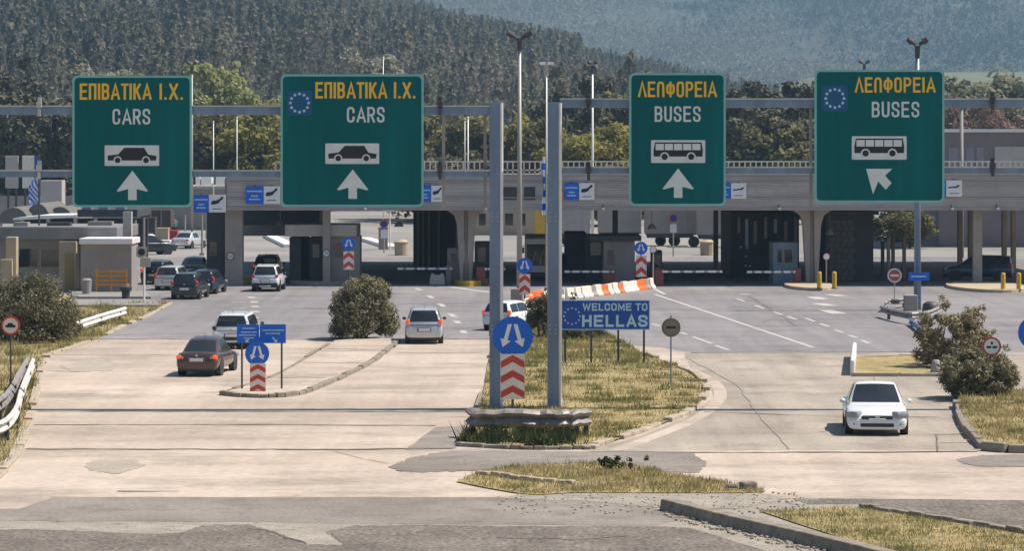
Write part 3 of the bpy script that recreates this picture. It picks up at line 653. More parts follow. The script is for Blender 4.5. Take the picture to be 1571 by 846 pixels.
# ---------------------------------------------------------------- round and hazard signs
def pole(mb, x, y, z0, z1, r=.03, n=10): mb.tube((x, y, z0), (x, y, z1), r, r, n)
def chevrons(t, x0, x1, z0, z1, y, n, flip=False):
    mb = MB(); mb.span((x0, y, z0), (x1, y + .05, z1)); p = mb.build('marker_board', M['white_pl'], t)
    mb = MB(); cx = (x0 + x1) / 2; h = (z1 - z0) / (n + .0); th = h * .46; rise = h * .42
    for k in range(n):
        b = z0 + h * k + h * .06
        pts = [(x0 + .01, b), (cx, b + rise), (x1 - .01, b), (x1 - .01, b + th), (cx, b + rise + th), (x0 + .01, b + th)]
        pts = [(x, min(z, z1 - .005)) for x, z in pts]
        mb.prism(pts, y - .006, y)
    mb.build('chevron', M['red'], p); return p
def both_ways(label, px, cy, r, base, cx0, cx1, c0, c1, n, pole_r=.045):
    d = D(base); t = thing('keep_either_side_sign', label, 'traffic sign', tuple(G(px, base)), group='blue pass either side signs')
    x, z, rr = X(px, d), Z(cy, d), r * d / F
    mb = MB(); mb.disc((x, d, z), rr, .03, 40); mb.build('sign_disc', M['blue_disc'], t)
    mb = MB()
    for s in (-1, 1):
        S = lambda a, b: (x + s * a * rr, z + b * rr)
        mb.prism([S(.04, .62), S(.24, .62), S(.44, -.12), S(.60, -.07), S(.50, -.52), S(.10, -.22), S(.26, -.18)], d - .008, d)
    mb.build('arrow', M['white'], t)
    chevrons(t, X(cx0, d), X(cx1, d), Z(c1, d), Z(c0, d), d - .06, n)
    mb = MB(); pole(mb, x, d + .06, 0, z + rr * .9, pole_r); mb.build('post', M['dark'], t)
    return t
both_ways('large blue double arrow sign with chevron board behind the guardrail', 786.5, 517, 31, 640, 768, 805, 543.5, 613, 3)
both_ways('blue double arrow sign and chevron post on the left traffic island', 394.5, 543, 18.5, 606, 383.5, 408, 558, 604, 3)
both_ways('blue double arrow sign at the booth under the left canopy', 535, 374, 10, 441, 527, 543, 386, 414, 2)
both_ways('blue double arrow sign beside the tall central lamp post', 805, 408, 12, 470, 796.5, 813.5, 421, 452, 2)
both_ways('blue double arrow sign at the end of the striped barriers', 983.5, 381, 10, 440, 975.5, 992, 392, 425, 2)
def round_sign(label, px, cy, r, base, face, rim, bars, pole_m='dark', mast_top=0, barm='black'):
    d = D(base); t = thing('round_sign', label, 'traffic sign', tuple(G(px, base)))
    x, z, rr = X(px, d), Z(cy, d), r * d / F
    mb = MB(); mb.disc((x, d, z), rr, .03, 36); mb.build('sign_disc', rim, t)
    mb = MB(); mb.disc((x, d - .006, z), rr * .8, .02, 36); mb.build('sign_face', face, t)
    mb = MB()
    for poly in bars: mb.prism([(x + a * rr, z + b * rr) for a, b in poly], d - .012, d - .006)
    mb.build('symbol', M[barm], t)
    mb = MB(); pole(mb, x, d + .06, 0, z + rr * (1.3 if mast_top else .8), .03); mb.build('post', M[pole_m], t)
    return t
small_car = [(-.52, -.2), (.52, -.2), (.54, .04), (.3, .1), (.18, .28), (-.22, .28), (-.32, .08), (-.54, .04)]
round_sign('red rimmed round sign with dark car on the left verge', 16, 500, 14.5, 592, M['white_pl'], M['red'], [small_car])
round_sign('faded grey round sign with dark bar standing in the grass island', 1029.5, 503, 14.5, 596, mat('faded_sign', (.22, .19, .15), .7), mat('faded_rim', (.16, .135, .11), .7), [[(-.5, -.12), (.5, -.12), (.5, .14), (-.5, .14)]], 'steel', 1)
round_sign('red rimmed round sign in front of the right bushes', 1521.5, 532, 14.5, 615, M['white'], M['red'], [[(-.55, -.2), (-.05, -.2), (-.05, .05), (-.55, .05)], [(.08, -.2), (.55, -.2), (.55, .05), (.08, .05)], [(-.1, .2), (.12, .2), (.12, .5), (-.1, .5)]], 'steel')
round_sign('red no entry sign beside the right lamp post', 1372.5, 423, 11, 468, mat('dusky_red', (.36, .08, .06), .6), M['white_pl'], [[(-.62, -.16), (.62, -.16), (.62, .16), (-.62, .16)]], 'pole', 0, 'white_pl')
d = D(617); x, z = X(1588, d), Z(511, d); t = thing('blue_disc_sign', 'blue disc sign cut off by the right edge of the photo', 'traffic sign', (x, d, 0))
mb = MB(); mb.disc((x, d, z), 26 * d / F, .03, 40); mb.build('sign_disc', M['blue_disc'], t); mb = MB(); pole(mb, x, d + .06, 0, z, .04); mb.build('post', M['dark'], t)
mb = MB(); mb.prism([(x - .1, z + .4), (x + .1, z + .4), (x + .1, z - .1), (x + .25, z - .1), (x, z - .42), (x - .25, z - .1), (x - .1, z - .1)], d - .008, d); mb.build('arrow', M['white'], t)
# direction board on the traffic island
d = D(602); t = thing('direction_board', 'small blue two panel direction board on the left traffic island', 'direction sign', tuple(G(401, 602)))
X2 = lambda p: X(p, d); Z2 = lambda p: Z(p, d)
for a, b, ls, ar in ((363.5, 397.6, ((372, 392, 504), (370, 394, 510), (367, 393, 514.5), (374, 390, 519)), -1), (398.4, 438.5, ((403, 436, 507), (408, 430, 512)), 1)):
    mb = MB(); mb.span((X2(a), d - .03, Z2(527)), (X2(b), d + .01, Z2(498))); p = mb.build('sign_panel', M['blue_disc'], t)
    rnd = random.Random(int(a)); mb = MB()
    for l0, l1, y in ls:
        xx = l0
        while xx < l1:
            wv = rnd.uniform(1.0, 2.6); mb.span((X2(xx), d - .036, Z2(y + .9)), (X2(min(l1, xx + wv)), d - .03, Z2(y - .9))); xx += wv + rnd.uniform(.3, .7)
    mb.build('lettering', M['star'], p)
    cxp = (a + b) / 2 + (0 if ar < 0 else 3); cy = 522
    mb = MB(); S = lambda u, w: (X2(cxp + ar * u), Z2(cy + w)); mb.prism([S(-4, -4), S(-2.4, -5), S(1.8, .2), S(3.6, -1.4), S(4, 4), S(-2, 3), S(0, 1.4)], d - .036, d - .03); mb.build('arrow', M['star'], p)
for px in (371, 432):
    mb = MB(); pole(mb, X2(px), d + .05, .1, Z2(499), .035); mb.build('post', M['dark'], t)
# ================================================================ GUARDRAILS
def wbeam(mb, pts, z0, z1, depth=.09):
    """corrugated beam swept along world points, bulging towards the left-hand side of travel"""
    prof = [(0, 0), (.55, .08), (1, .22), (.55, .38), (.05, .5), (.55, .62), (1, .78), (.55, .92), (0, 1)]
    P = [Vector(p) for p in pts]; vs, fs = [], []; n = len(prof)
    for i, p in enumerate(P):
        a = P[max(0, i - 1)]; b = P[min(len(P) - 1, i + 1)]; t = (b - a); t.z = 0; t.normalize(); nn = Vector((t.y, -t.x, 0))
        for o, h in prof: q = p + nn * depth * o; vs.append((q.x, q.y, p.z + z0 + (z1 - z0) * h))
        for o, h in prof: q = p + nn * (depth * o - .02); vs.append((q.x, q.y, p.z + z0 + (z1 - z0) * h))
    for i in range(len(P) - 1):
        for k in range(n - 1):
            fs.append((i * 2 * n + k, i * 2 * n + k + 1, (i + 1) * 2 * n + k + 1, (i + 1) * 2 * n + k))
            fs.append((i * 2 * n + n + k + 1, i * 2 * n + n + k, (i + 1) * 2 * n + n + k, (i + 1) * 2 * n + n + k + 1))
        fs.append((i * 2 * n + n - 1, i * 2 * n + 2 * n - 1, (i + 1) * 2 * n + 2 * n - 1, (i + 1) * 2 * n + n - 1))
    for i in (0, len(P) - 1):
        for k in range(n - 1): fs.append((i * 2 * n + k, i * 2 * n + k + 1, i * 2 * n + n + k + 1, i * 2 * n + n + k))
    return mb.add(vs, fs)
def guardrail(label, px, z0, z1, m, posts, depth=.09, pm='dark', group=None, jit=0.4):
    P = [G(*p) for p in px]
    rj = random.Random(len(px))
    for p_ in P: p_.z += rj.uniform(-.03, .03) * jit; p_.y += rj.uniform(-.05, .05) * jit
    t = thing('guardrail', label, 'guardrail', tuple(P[0]), group)
    mb = MB(); wbeam(mb, P, z0, z1, depth); mb.build('rail', m, t, smooth=False)
    for q in posts:
        i = min(int(q), len(P) - 2); p = P[i].lerp(P[i + 1], q - i); mb = MB(); mb.span((p.x - .07, p.y + .05, -.05), (p.x + .07, p.y + .2, z1 - .08)); mb.build('post', M[pm], t)
    return t
rail_mat = mat('weathered_shaded_rail', (.13, .115, .11), .6, scale=2.2, col2=(.36, .33, .31), metal=.25)  # weathered steel, with shade and lit parts of the rail mixed into its colour
pts = [(722, 671), (735, 674), (790, 675), (840, 675), (868, 675), (888, 674), (904, 671)]
guardrail('weathered double wave guardrail in front of the two gantry posts', smooth_px(pts, 4), .36, .88, rail_mat, (2.4, 5.6, 9.2, 13.6, 19.2, 22.5), .18, jit=1.3)
guardrail('pale guardrail along the left verge beside the bush', smooth_px([(88, 527), (102, 521), (125, 512), (150, 503), (172, 496), (192, 490)], 3), .22, .62, M['galv_white'], (1.5, 5.5, 9.5, 13.5), .1)
M['galv_dull'] = mat('dull_pale_rail', (.36, .35, .335), .6, scale=2.5, col2=(.60, .59, .56), metal=.1)
guardrail('bent pale guardrail cut by the left edge of the photo', smooth_px([(-40, 690), (0, 683), (22, 662), (30, 632), (40, 604), (50, 578)], 3), .30, .70, M['galv_dull'], (4, 7, 10, 13), .10)
guardrail('dark weathered guardrail standing behind the bent pale one', smooth_px([(-20, 664), (8, 645), (26, 612), (42, 583)], 3), .40, .86, rail_mat, (2, 5, 8), .1)
guardrail('twisted guardrail round the foot of the right lamp post', smooth_px([(1352, 487), (1372, 493), (1400, 498), (1428, 494), (1448, 484)], 3), .25, .6, rail_mat, (2, 6, 10), .1)
guardrail('broken dark guardrail end hanging towards the right bushes', smooth_px([(1396, 499), (1412, 512), (1424, 527)], 3), .05, .35, M['steel'], (1, 5), .08)
guardrail('short crumpled guardrail piece left of the right lamp post', [(1356, 480), (1364, 474), (1378, 474), (1396, 471)], .25, .55, rail_mat, (.5, 2.5), .12)
# ================================================================ LAMP POSTS, POLES, FLAGS
def lamp_post(label, px, base, top, style, r=.16, tw=19, m='pole', group='tall lamp posts', d=None):
    d = d or D(base); x = X(px, d); zt = Z(top, d)
    t = thing('lamp_post', label, 'lamp post', (x, d, 0), group)
    mb = MB(); mb.tube((x, d, -.05), (x, d, zt - (.9 if style == 'V' else .1)), r, r * .55, 12); mb.build('pole', M[m], t, smooth=True)
    s = d / F
    for q in (-1, 1):
        mb = MB()
        if style == 'V':
            a = Vector((x + q * .1, d, zt - tw * .55 * s)); b = Vector((x + q * tw * s, d - .1, zt)); c = a.lerp(b, .45)
            mb.tube(a, c, .09, .11, 8); mb.tube(c, b, .20, .15, 8)
        else:
            mb.box((x + q * tw * .55 * s, d, zt), (tw * .85 * s, .4, .22))
        mb.build('lamp_head', M['dark'] if style == 'V' else M['galv_white'], t)
    mb = MB(); mb.tube((x, d, zt - 1.0), (x, d, zt - .35 if style == 'V' else zt), .13, .16, 8); mb.build('bracket', M['dark'] if style == 'V' else M['pole'], t)
    return t
lamp_post('tall grey lamp post with two raised heads between the gantries', 797, 466, 49, 'V', .17, 19)
lamp_post('slim lamp post with two pale level heads behind the gantry post', 838.5, 0, 97, 'H', .09, 11, 'galv_white', d=232)
lamp_post('slender lamp post with dark heads left of the narrow bus sign', 909, 0, 94, 'V', .13, 7, 'galv_white', d=240)
lamp_post('tall lamp post rising above the wide bus sign', 1407.5, 476, 60, 'V', .20, 15, 'steel')
lamp_post('far lamp post whose dark head shows over the wide bus sign', 1326, 0, 93, 'V', .12, 8, d=300)
lamp_post('lamp post rising behind the right edge of the first car sign', 294.5, 0, 95, 'V', .12, 7, d=260)
for lb, px, b, w in (('concrete block at the foot of the central lamp post', 792, 466, 17), ('concrete block at the foot of the right lamp post', 1396, 477, 20)):
    p = G(px, b); s = p.y / F; mb = MB(); mb.box((p.x, p.y - .25, .42), (w * s, .6, .86)); o = mb.build('concrete_block', M['pier'], bevel=.03); tag(o, lb, 'concrete block')
p = G(1425, 481); mb = MB(); mb.lathe([(.42, 0), (.46, .2), (.4, .5), (.2, .62)], (p.x + .1, p.y, 0), 18); o = mb.build('rubbish_bin', M['dark'], smooth=True); tag(o, 'dark round bin beside the foot of the right lamp post', 'bin')
d = D(476) - .5; mb = MB(); mb.span((X(1394, d), d, Z(431, d)), (X(1426, d), d + .04, Z(418, d))); o = mb.build('small_sign', M['blue_disc']); tag(o, 'small blue plate fixed to the right lamp post', 'sign')
mb = MB(); mb.span((X(1398, d), d - .008, Z(425.5, d)), (X(1421, d), d - .001, Z(423.5, d))); o2 = mb.build('stripe', M['star']); o2.parent = o
def thin_pole(label, px, top, d, r=.06, m='galv_white', bot=0):
    x = X(px, d); mb = MB(); mb.tube((x, d, bot), (x, d, Z(top, d)), r, r * .7, 8); o = mb.build('pole', M[m], smooth=True)
    mb = MB(); mb.lathe([(r * .7, 0), (r * 1.5, .06), (r, .14), (.01, .2)], (x, d, Z(top, d)), 8); c = mb.build('pole_cap', M[m]); c.parent = o
    return tag(o, label, 'pole', 'thin pale poles behind the canopy')
thin_pole('thin pale pole just right of the first car sign', 327.5, 188, 290); thin_pole('thin pale pole midway between the two car signs', 363.5, 182, 290)
thin_pole('thin pole showing above the second car sign', 588, 90, 330); thin_pole('pale pole left of the left gantry post', 718, 182, 280, .08); thin_pole('weathered pole beside the pale one left of the gantry post', 713, 184, 282, .09, 'pole')
thin_pole('wide grey pole right of the wide bus sign', 1475, 165, 235, .2, 'wall')
def flag(label, px, base, top, x0, x1, y0, y1, drape, seed, d=None):
    d = d or D(base); x = X(px, d); t = thing('flag_pole', label, 'flag', (x, d, 0))
    mb = MB(); mb.tube((x, d, 0), (x, d, Z(top, d)), .07, .05, 8); mb.build('pole', M['dark'] if drape else M['pole'], t)
    rnd = random.Random(seed); mb = MB(); nu, nv = 9, 26; grid = []
    xa, xb, za, zb = X(x0, d), X(x1, d), Z(y1, d), Z(y0, d)
    for j in range(nv + 1):
        v_ = j / nv; row = []
        for i in range(nu + 1):
            u = i / nu; w = (1 if drape == 0 else .45 + .55 * abs(math.sin(v_ * 2.6 + .3)))
            row.append((xb + (xa - xb) * u * w + .04 * math.sin(v_ * 9 + u * 3), d + .13 * math.sin(u * 8 + v_ * 3) * (u + .1), zb + (za - zb) * v_ - (.25 * u if drape else 0)))
        grid.append(row)
    for j in range(nv):
        for i in range(nu):
            mb.cur = 1 if ((j + (i if drape else 0) * 2) // 3) % 2 == 0 else 0
            mb.add([grid[j][i], grid[j][i + 1], grid[j + 1][i + 1], grid[j + 1][i]], [(0, 1, 2, 3)])
    mb.build('cloth', [M['blue_disc'], M['white']], t, smooth=True)
    return t
flag('drooping blue and white striped flag on dark pole at far left', 60, 440, 236, 43, 60, 270, 310, 1, 3)
flag('narrow upright blue and white striped banner behind the right gantry post', 838, 440, 236, 832.5, 838, 240, 330, 0, 5)
# banners on the far left
for lb, x0, x1, m in (('pale grey tall board on legs at far left', 8, 28, M['wall_pale']), ('warm white tall board on legs beside the pale grey one', 34, 53, M['white_pl'])):
    d = 300; t = thing('notice_board', lb, 'board', (X((x0 + x1) / 2, d), d, 0)); mb = MB(); mb.span((X(x0, d), d, Z(289, d)), (X(x1, d), d + .2, Z(239, d))); mb.build('panel', m, t, bevel=.03)
    for q in (x0 + 4, x1 - 4): mb = MB(); mb.span((X(q, d) - .1, d + .2, 0), (X(q, d) + .1, d + .4, Z(245, d))); mb.build('leg', M['dark'], t)
    if x0 > 30: mb = MB(); mb.span((X(53.2, d), d - .05, Z(300, d)), (X(57, d), d + .22, Z(238, d))); mb.build('side_panel', M['blue'], t)
# ================================================================ TOLL CANOPY
CD = 185.0                       # front face of the canopy
zb_, zt_ = Z(319, CD), Z(270, CD)
fm = bpy.data.materials.new('ribbed_cladding'); fm.use_nodes = True
nt = fm.node_tree; b = nt.nodes['Principled BSDF']; b.inputs['Roughness'].default_value = .75
g_ = _n(nt, 'ShaderNodeNewGeometry'); mp_ = _n(nt, 'ShaderNodeMapping'); mp_.inputs['Scale'].default_value = (.06, .06, 1.2); nt.links.new(g_.outputs['Position'], mp_.inputs[0])
n1 = _n(nt, 'ShaderNodeTexNoise', Scale=3.0, Detail=8.0, Roughness=.75); nt.links.new(mp_.outputs[0], n1.inputs['Vector'])
r_ = _n(nt, 'ShaderNodeValToRGB'); r_.color_ramp.elements[0].position = .32; r_.color_ramp.elements[1].position = .68
r_.color_ramp.elements[0].color = (.30, .275, .265, 1); r_.color_ramp.elements[1].color = (.50, .47, .455, 1); nt.links.new(n1.outputs['Fac'], r_.inputs[0]); nt.links.new(r_.outputs[0], b.inputs['Base Color'])
canopy = thing('border_canopy', 'long grey checkpoint canopy with ribbed front spanning the lanes', 'canopy', (X(800, CD), CD, 0))
xl, xr = X(348, CD), 40.0
mb = MB(); mb.slab([(xl, CD + .3), (xr, CD + .3), (xr, CD + 42), (xl, CD + 42)], zb_ + .02, zt_ - .15); mb.build('roof', M['wall_pale'], canopy)
mb = MB(); nrib = 14
for k in range(nrib):
    a = zb_ + (zt_ - zb_) * k / nrib; c = zb_ + (zt_ - zb_) * (k + 1) / nrib
    mb.add([(xl, CD, a), (xr, CD, a), (xr, CD, c - .02), (xl, CD, c - .02)], [(0, 1, 2, 3)])
    mb.add([(xl, CD, c - .02), (xr, CD, c - .02), (xr, CD + .02, c - .012), (xl, CD + .02, c - .012)], [(0, 1, 2, 3)]); mb.add([(xl, CD + .02, c - .012), (xr, CD + .02, c - .012), (xr, CD, c), (xl, CD, c)], [(0, 1, 2, 3)])
mb.span((xl - .0, CD + .06, zb_), (xl + .12, CD + .31, zt_)); mb.span((xl, CD + .2, zb_ + .02), (xr, CD + .31, zt_ - .02)); mb.build('fascia', fm, canopy)
mb = MB(); mb.span((xl - .1, CD - .10, zt_), (xr, CD + .5, zt_ + .12)); mb.span((xl - .1, CD - .08, zb_ - .16), (xr, CD + .45, zb_)); mb.build('edge_trim', M['pier'], canopy)
for px in range(352, 1600, 62):
    mb = MB(); mb.span((X(px, CD) - .03, CD - .03, zb_), (X(px, CD) + .03, CD - .002, zt_)); mb.build('panel_joint', fm, canopy)
for px in range(900, 1540, 46):
    mb = MB(); u0, u1 = X(px, CD), X(px + 23, CD); mb.prism([(u0, zb_ + .1), (u0 + .07, zb_ + .1), (u1 + .07, zt_ - .5), (u1, zt_ - .5)], CD - .024, CD - .003); mb.build('brace', M['wall_pale'], canopy); u2 = X(px + 46, CD); mb = MB(); mb.prism([(u1 + .08, zt_ - .5), (u1 + .15, zt_ - .5), (u2 + .0, zb_ + .1), (u2 - .07, zb_ + .1)], CD - .024, CD - .003); mb.build('brace', M['wall_pale'], canopy)
for f_ in (.30, .80):
    mb = MB(); z_ = zb_ + (zt_ - zb_) * f_; mb.span((xl + .1, CD - .09, z_), (xr, CD - .033, z_ + .07)); mb.build('ledge', M['pier'], canopy)
# roof railing set back along the far edge
rd = CD + 38; mb = MB(); zr = Z(247, rd)
zb0 = zt_ - .15
mb.span((xl, rd - .05, zr - .1), (xr, rd + .05, zr)); mb.span((xl, rd - .04, zr - .75), (xr, rd + .04, zr - .65)); x = xl
while x < xr: mb.span((x - .05, rd - .04, zb0), (x + .05, rd + .04, zr - .1)); x += .42
mb.build('roof_railing', mat('pale_railing', (.42, .40, .385), .6), canopy)
for k, px in enumerate((769, 804)):
    mb = MB(); mb.span((X(px, CD), CD - .05, Z(307, CD)), (X(px + (27 if k == 0 else 17), CD), CD + .0 - .003, Z(287, CD))); mb.build('vent', M['dark_wall'], canopy)
def y_pillar(px, d, base=436):
    q = lambda a, y: (X(px + a, d), Z(y, d))
    mb = MB()
    L = [q(-8, base), q(-3, base), q(-2, 333), q(-1, 321), q(-44, 317.5), q(-50, 313), q(-32, 313), q(-8, 314)]
    mb.prism([q(-9, base), q(-4, base), q(-2.5, 322), q(-6, 318), q(-49, 314), q(-49, 319), q(-32, 321), q(-18, 331), q(-14, 345)], d, d + .7)
    mb.prism([q(4, base), q(9, base), q(14, 345), q(18, 331), q(32, 321), q(49, 319), q(49, 314), q(6, 318), q(2.5, 322)], d + .003, d + .703)
    mb.prism([q(-3.4, base), q(3.4, base), q(2.4, 318), q(-2.4, 318)], d + .25, d + .55)
    return mb
for px in (1246, 715): y_pillar(px, CD + 1.4).build('pillar', M['pier'], canopy, bevel=.03)
def pil(px0, px1, d, y0=318, m='pier', base=None, parent=canopy, dep=.5):
    mb = MB(); mb.span((X(px0, d), d, -.05), (X(px1, d), d + dep, Z(y0, d))); return mb.build('pillar', M[m], parent, bevel=.02)
pil(345, 372, CD + 1.2, 272, dep=1.0); pil(495, 506.5, CD + 1.4, 316); pil(1493, 1507, CD + 1.4, 316)
for px in (652, 664, 1095, 1108, 1122, 1470, 1486, 1538, 1552): pil(px, px + 7, CD + (26 if px < 1200 else 20), 316, 'wall_beige', dep=.5)
for px in (940, 1150, 1180, 1330): pil(px, px + 8, CD + 20, 316, 'wall', dep=.5)
# kerbed plinths at the pillars
def plinth(label, x0, x1, y0, y1, m='yellow', h=.32):
    a, b = G(x0, y1), G(x1, y1); c = G((x0 + x1) / 2, y0); mb = MB(); dy = max(1.2, c.y - a.y); n = 14; cx = (a.x + b.x) / 2; rx = (b.x - a.x) / 2
    P = [(cx + rx * math.cos(2 * math.pi * k / 28), a.y + dy * .5 + dy * .5 * math.sin(2 * math.pi * k / 28)) for k in range(28)]
    mb.slab(P, -.03, h); o = mb.build('plinth', M[m], bevel=.03); tag(o, label, 'kerb plinth'); return o
plinth('yellow kerb plinth round the pillar at the left end of the canopy', 339, 381, 430, 437)
plinth('yellow kerb plinth round the spread pillar left of the gantry posts', 692, 749, 430, 440)
plinth('dull concrete plinth under the spread pillar beside the bus lane', 1216, 1292, 436, 447, 'wall_beige', .2)
plinth('dull concrete plinth under the far right pillar', 1478, 1600, 436, 450, 'wall_beige', .2)
plinth('grey plinth under the left white beam booth', 438, 552, 432, 438, 'pier', .22)
def proto_bollard():
    t = thing('bollard', 'x', 'bollard', (0, 0, 0), 'yellow bollards by the canopy pillars')
    mb = MB(); mb.lathe([(.14, 0), (.14, .95), (.12, 1.02), (.05, 1.05)], (0, 0, 0), 14); mb.build('post', M['yellow'], t, smooth=False)
    mb = MB(); mb.lathe([(.2, 0), (.2, .05)], (0, 0, .002), 14); mb.build('foot', M['dark'], t); return t
pb = proto_bollard()
for i, (px, y, lb) in enumerate(((1257, 447, 'yellow bollard right in front of the spread pillar beside the bus lane'), (1280, 447, 'yellow bollard on the right end of the spread pillar plinth'), (1539, 449, 'yellow bollard right of the dark parked car'), (1563, 449, 'yellow bollard nearest the right edge of the photo'))):
    o = pb if i == 0 else copy_tree(pb); o.location = G(px, y) + Vector((0, 0, .14)); o['label'] = lb
def cone_thing(label, px, base, h=23, group='traffic cones'):
    p = G(px, base); s = p.y / F; t = thing('traffic_cone', label, 'cone', tuple(p), group); z0 = .3
    hh = h * s; mb = MB(); mb.lathe([(.17, z0), (.15, z0 + hh * .35), (.03, z0 + hh)], (p.x, p.y, 0), 12); mb.build('cone', M['orange'], t); mb = MB(); mb.box((p.x, p.y, z0 + .02), (.42, .42, .05)); mb.build('base', M['red'], t)
    mb = MB(); mb.lathe([(.135, z0 + hh * .4), (.10, z0 + hh * .6)], (p.x, p.y, 0), 12); mb.build('band', M['white_pl'], t)
cone_thing('orange traffic cone on the yellow plinth at the left pillar', 361, 433)
# ---------------------------------------------------------------- lane signs hanging on the fascia
def lane_sign(label, x0, xm, x1, y0, y1, d, hand=True, left=True):
    t = thing('lane_sign', label, 'lane sign', (X(xm, d), d, Z(y1, d)), 'blue and white signs on the canopy front')
    mb = MB(); mb.span((X(x0, d), d, Z(y1, d)), (X(xm, d), d + .1, Z(y0, d))); a = mb.build('blue_panel', M['blue_disc'], t)
    mb = MB(); mb.span((X(xm + .6, d), d - .02, Z(y1, d)), (X(x1, d), d + .1, Z(y0, d))); b = mb.build('white_panel', M['white'], t)
    mb = MB(); h = y1 - y0
    for q, i0, i1 in ((.28, .06, .94), (.55, .3, .7), (.74, .2, .8)):
        if xm - x0 < 8: i0, i1 = .1, .9
        xx = x0 + (xm - x0) * i0; e = x0 + (xm - x0) * i1
        while xx < e:
            mb.span((X(xx, d), d - .008, Z(y0 + h * q + 1.1, d)), (X(min(e, xx + 1.9), d), d - .001, Z(y0 + h * q - 1.1, d))); xx += 2.4
    mb.build('lettering', M['star'], a)
    w = x1 - xm; S = lambda u, v_: (X(xm + w * u, d), Z(y0 + h * v_, d)); mb = MB()
    if hand: mb.prism([S(.14, .46), (S(.22, .34)), S(.45, .32), S(.62, .26), S(.76, .12), S(.88, .10), S(.86, .22), S(.68, .36), S(.60, .48), S(.34, .56), S(.16, .55)], d - .03, d - .021)
    else: mb.prism([S(.15, .40), S(.6, .36), S(.8, .26), S(.85, .34), S(.7, .44), S(.15, .48)], d - .03, d - .021)
    mb.prism([S(.22, .78), S(.8, .78), S(.8, .82), S(.22, .82)], d - .03, d - .021)
    mb.build('symbol', M['black'], b)
    mb = MB()
    for q in (x0 + (xm - x0) * .5, (xm + x1) / 2): mb.span((X(q, d) - .03, d + .1, Z(y1 - 2, d)), (X(q, d) + .03, d + .24, Z(y0 - 2, d)))
    mb.build('bracket', M['dark'], t)
    return t
fd = CD - .28
lane_sign('blue and white lane sign in front of the left end pillar', 297, 320, 346, 299, 326, fd)
lane_sign('blue and white lane sign just left of the second car sign', 377, 404, 429, 286, 313, fd)
lane_sign('blue and white lane sign peeping out right of the second car sign', 640, 661, 680, 285, 310, fd)
lane_sign('blue and white lane sign right beside the right gantry post', 866, 888, 912, 281, 307, fd)
lane_sign('blue and white lane sign just right of the narrow bus sign', 1100, 1121, 1145, 281, 305, fd, False)
lane_sign('blue and white lane sign just right of the wide bus sign', 1430, 1451, 1476, 277, 302, fd, False)
# ---------------------------------------------------------------- booths under the canopy
def booth(label, x0, x1, ytop, ybase, m, depth, d=None, windows=(), roof=None, extra=None):
    d = d or D(ybase); a, b = X(x0, d), X(x1, d); zt = Z(ytop, d); t = thing('toll_booth', label, 'booth', ((a + b) / 2, d, 0), 'booths under the canopy')
    mb = MB(); mb.span((a, d, -.03), (b, d + depth, zt)); mb.build('wall', m, t, bevel=.03)
    if roof: mb = MB(); mb.span((a - roof[0], d - .5, zt + .004), (b + roof[1], d + depth + .3, zt + roof[2])); mb.build('roof', roof[3], t, bevel=.03)
    for (u0, u1, v0, v1) in windows:
        mb = MB(); mb.span((X(u0, d), d - .035, Z(v1, d)), (X(u1, d), d + .01, Z(v0, d))); w = mb.build('window_frame', M['pole'], t); mb = MB(); mb.span((X(u0 + .6, d), d - .05, Z(v1 - .6, d)), (X(u1 - .6, d), d - .0351, Z(v0 + .6, d))); mb.build('pane', M['glass'], w)
    return t
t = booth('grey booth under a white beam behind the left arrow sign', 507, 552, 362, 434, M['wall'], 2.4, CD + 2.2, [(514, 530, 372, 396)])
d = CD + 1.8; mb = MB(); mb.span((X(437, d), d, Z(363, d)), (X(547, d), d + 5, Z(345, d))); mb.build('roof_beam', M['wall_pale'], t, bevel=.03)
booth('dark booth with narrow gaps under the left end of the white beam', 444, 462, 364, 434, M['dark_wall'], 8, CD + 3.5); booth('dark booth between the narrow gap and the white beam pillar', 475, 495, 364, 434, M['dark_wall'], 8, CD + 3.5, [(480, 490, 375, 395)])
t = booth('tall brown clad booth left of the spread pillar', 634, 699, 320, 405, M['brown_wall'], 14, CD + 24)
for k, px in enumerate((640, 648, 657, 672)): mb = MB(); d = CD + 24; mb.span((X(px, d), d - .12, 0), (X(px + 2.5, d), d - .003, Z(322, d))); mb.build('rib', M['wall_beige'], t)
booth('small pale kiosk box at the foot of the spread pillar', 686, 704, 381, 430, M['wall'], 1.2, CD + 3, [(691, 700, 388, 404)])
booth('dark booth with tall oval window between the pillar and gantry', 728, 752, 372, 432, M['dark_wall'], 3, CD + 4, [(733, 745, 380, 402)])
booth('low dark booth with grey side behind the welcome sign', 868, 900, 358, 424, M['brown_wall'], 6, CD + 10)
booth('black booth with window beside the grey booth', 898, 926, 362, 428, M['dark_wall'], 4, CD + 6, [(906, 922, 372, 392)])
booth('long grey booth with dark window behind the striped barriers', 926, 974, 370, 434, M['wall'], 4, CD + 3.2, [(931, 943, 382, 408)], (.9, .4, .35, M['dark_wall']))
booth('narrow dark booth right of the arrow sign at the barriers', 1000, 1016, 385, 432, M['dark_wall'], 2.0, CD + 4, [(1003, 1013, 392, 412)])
t = booth('long dark booth row with painted daylight slits beside the bus lane', 1122, 1226, 326, 425, M['dark_wall'], 10, CD + 12)
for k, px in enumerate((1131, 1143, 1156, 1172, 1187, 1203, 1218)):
    d = CD + 12; mb = MB(); mb.span((X(px, d), d - .06, Z(358 + (k * 7 % 4) * 8, d)), (X(px + 5, d), d - .02, Z(333 + k % 3 * 3, d))); mb.build('daylight_slit', M['star'] if k % 3 == 1 else M['wall_pale'], t)  # pale strips painted in place of daylight seen between the columns
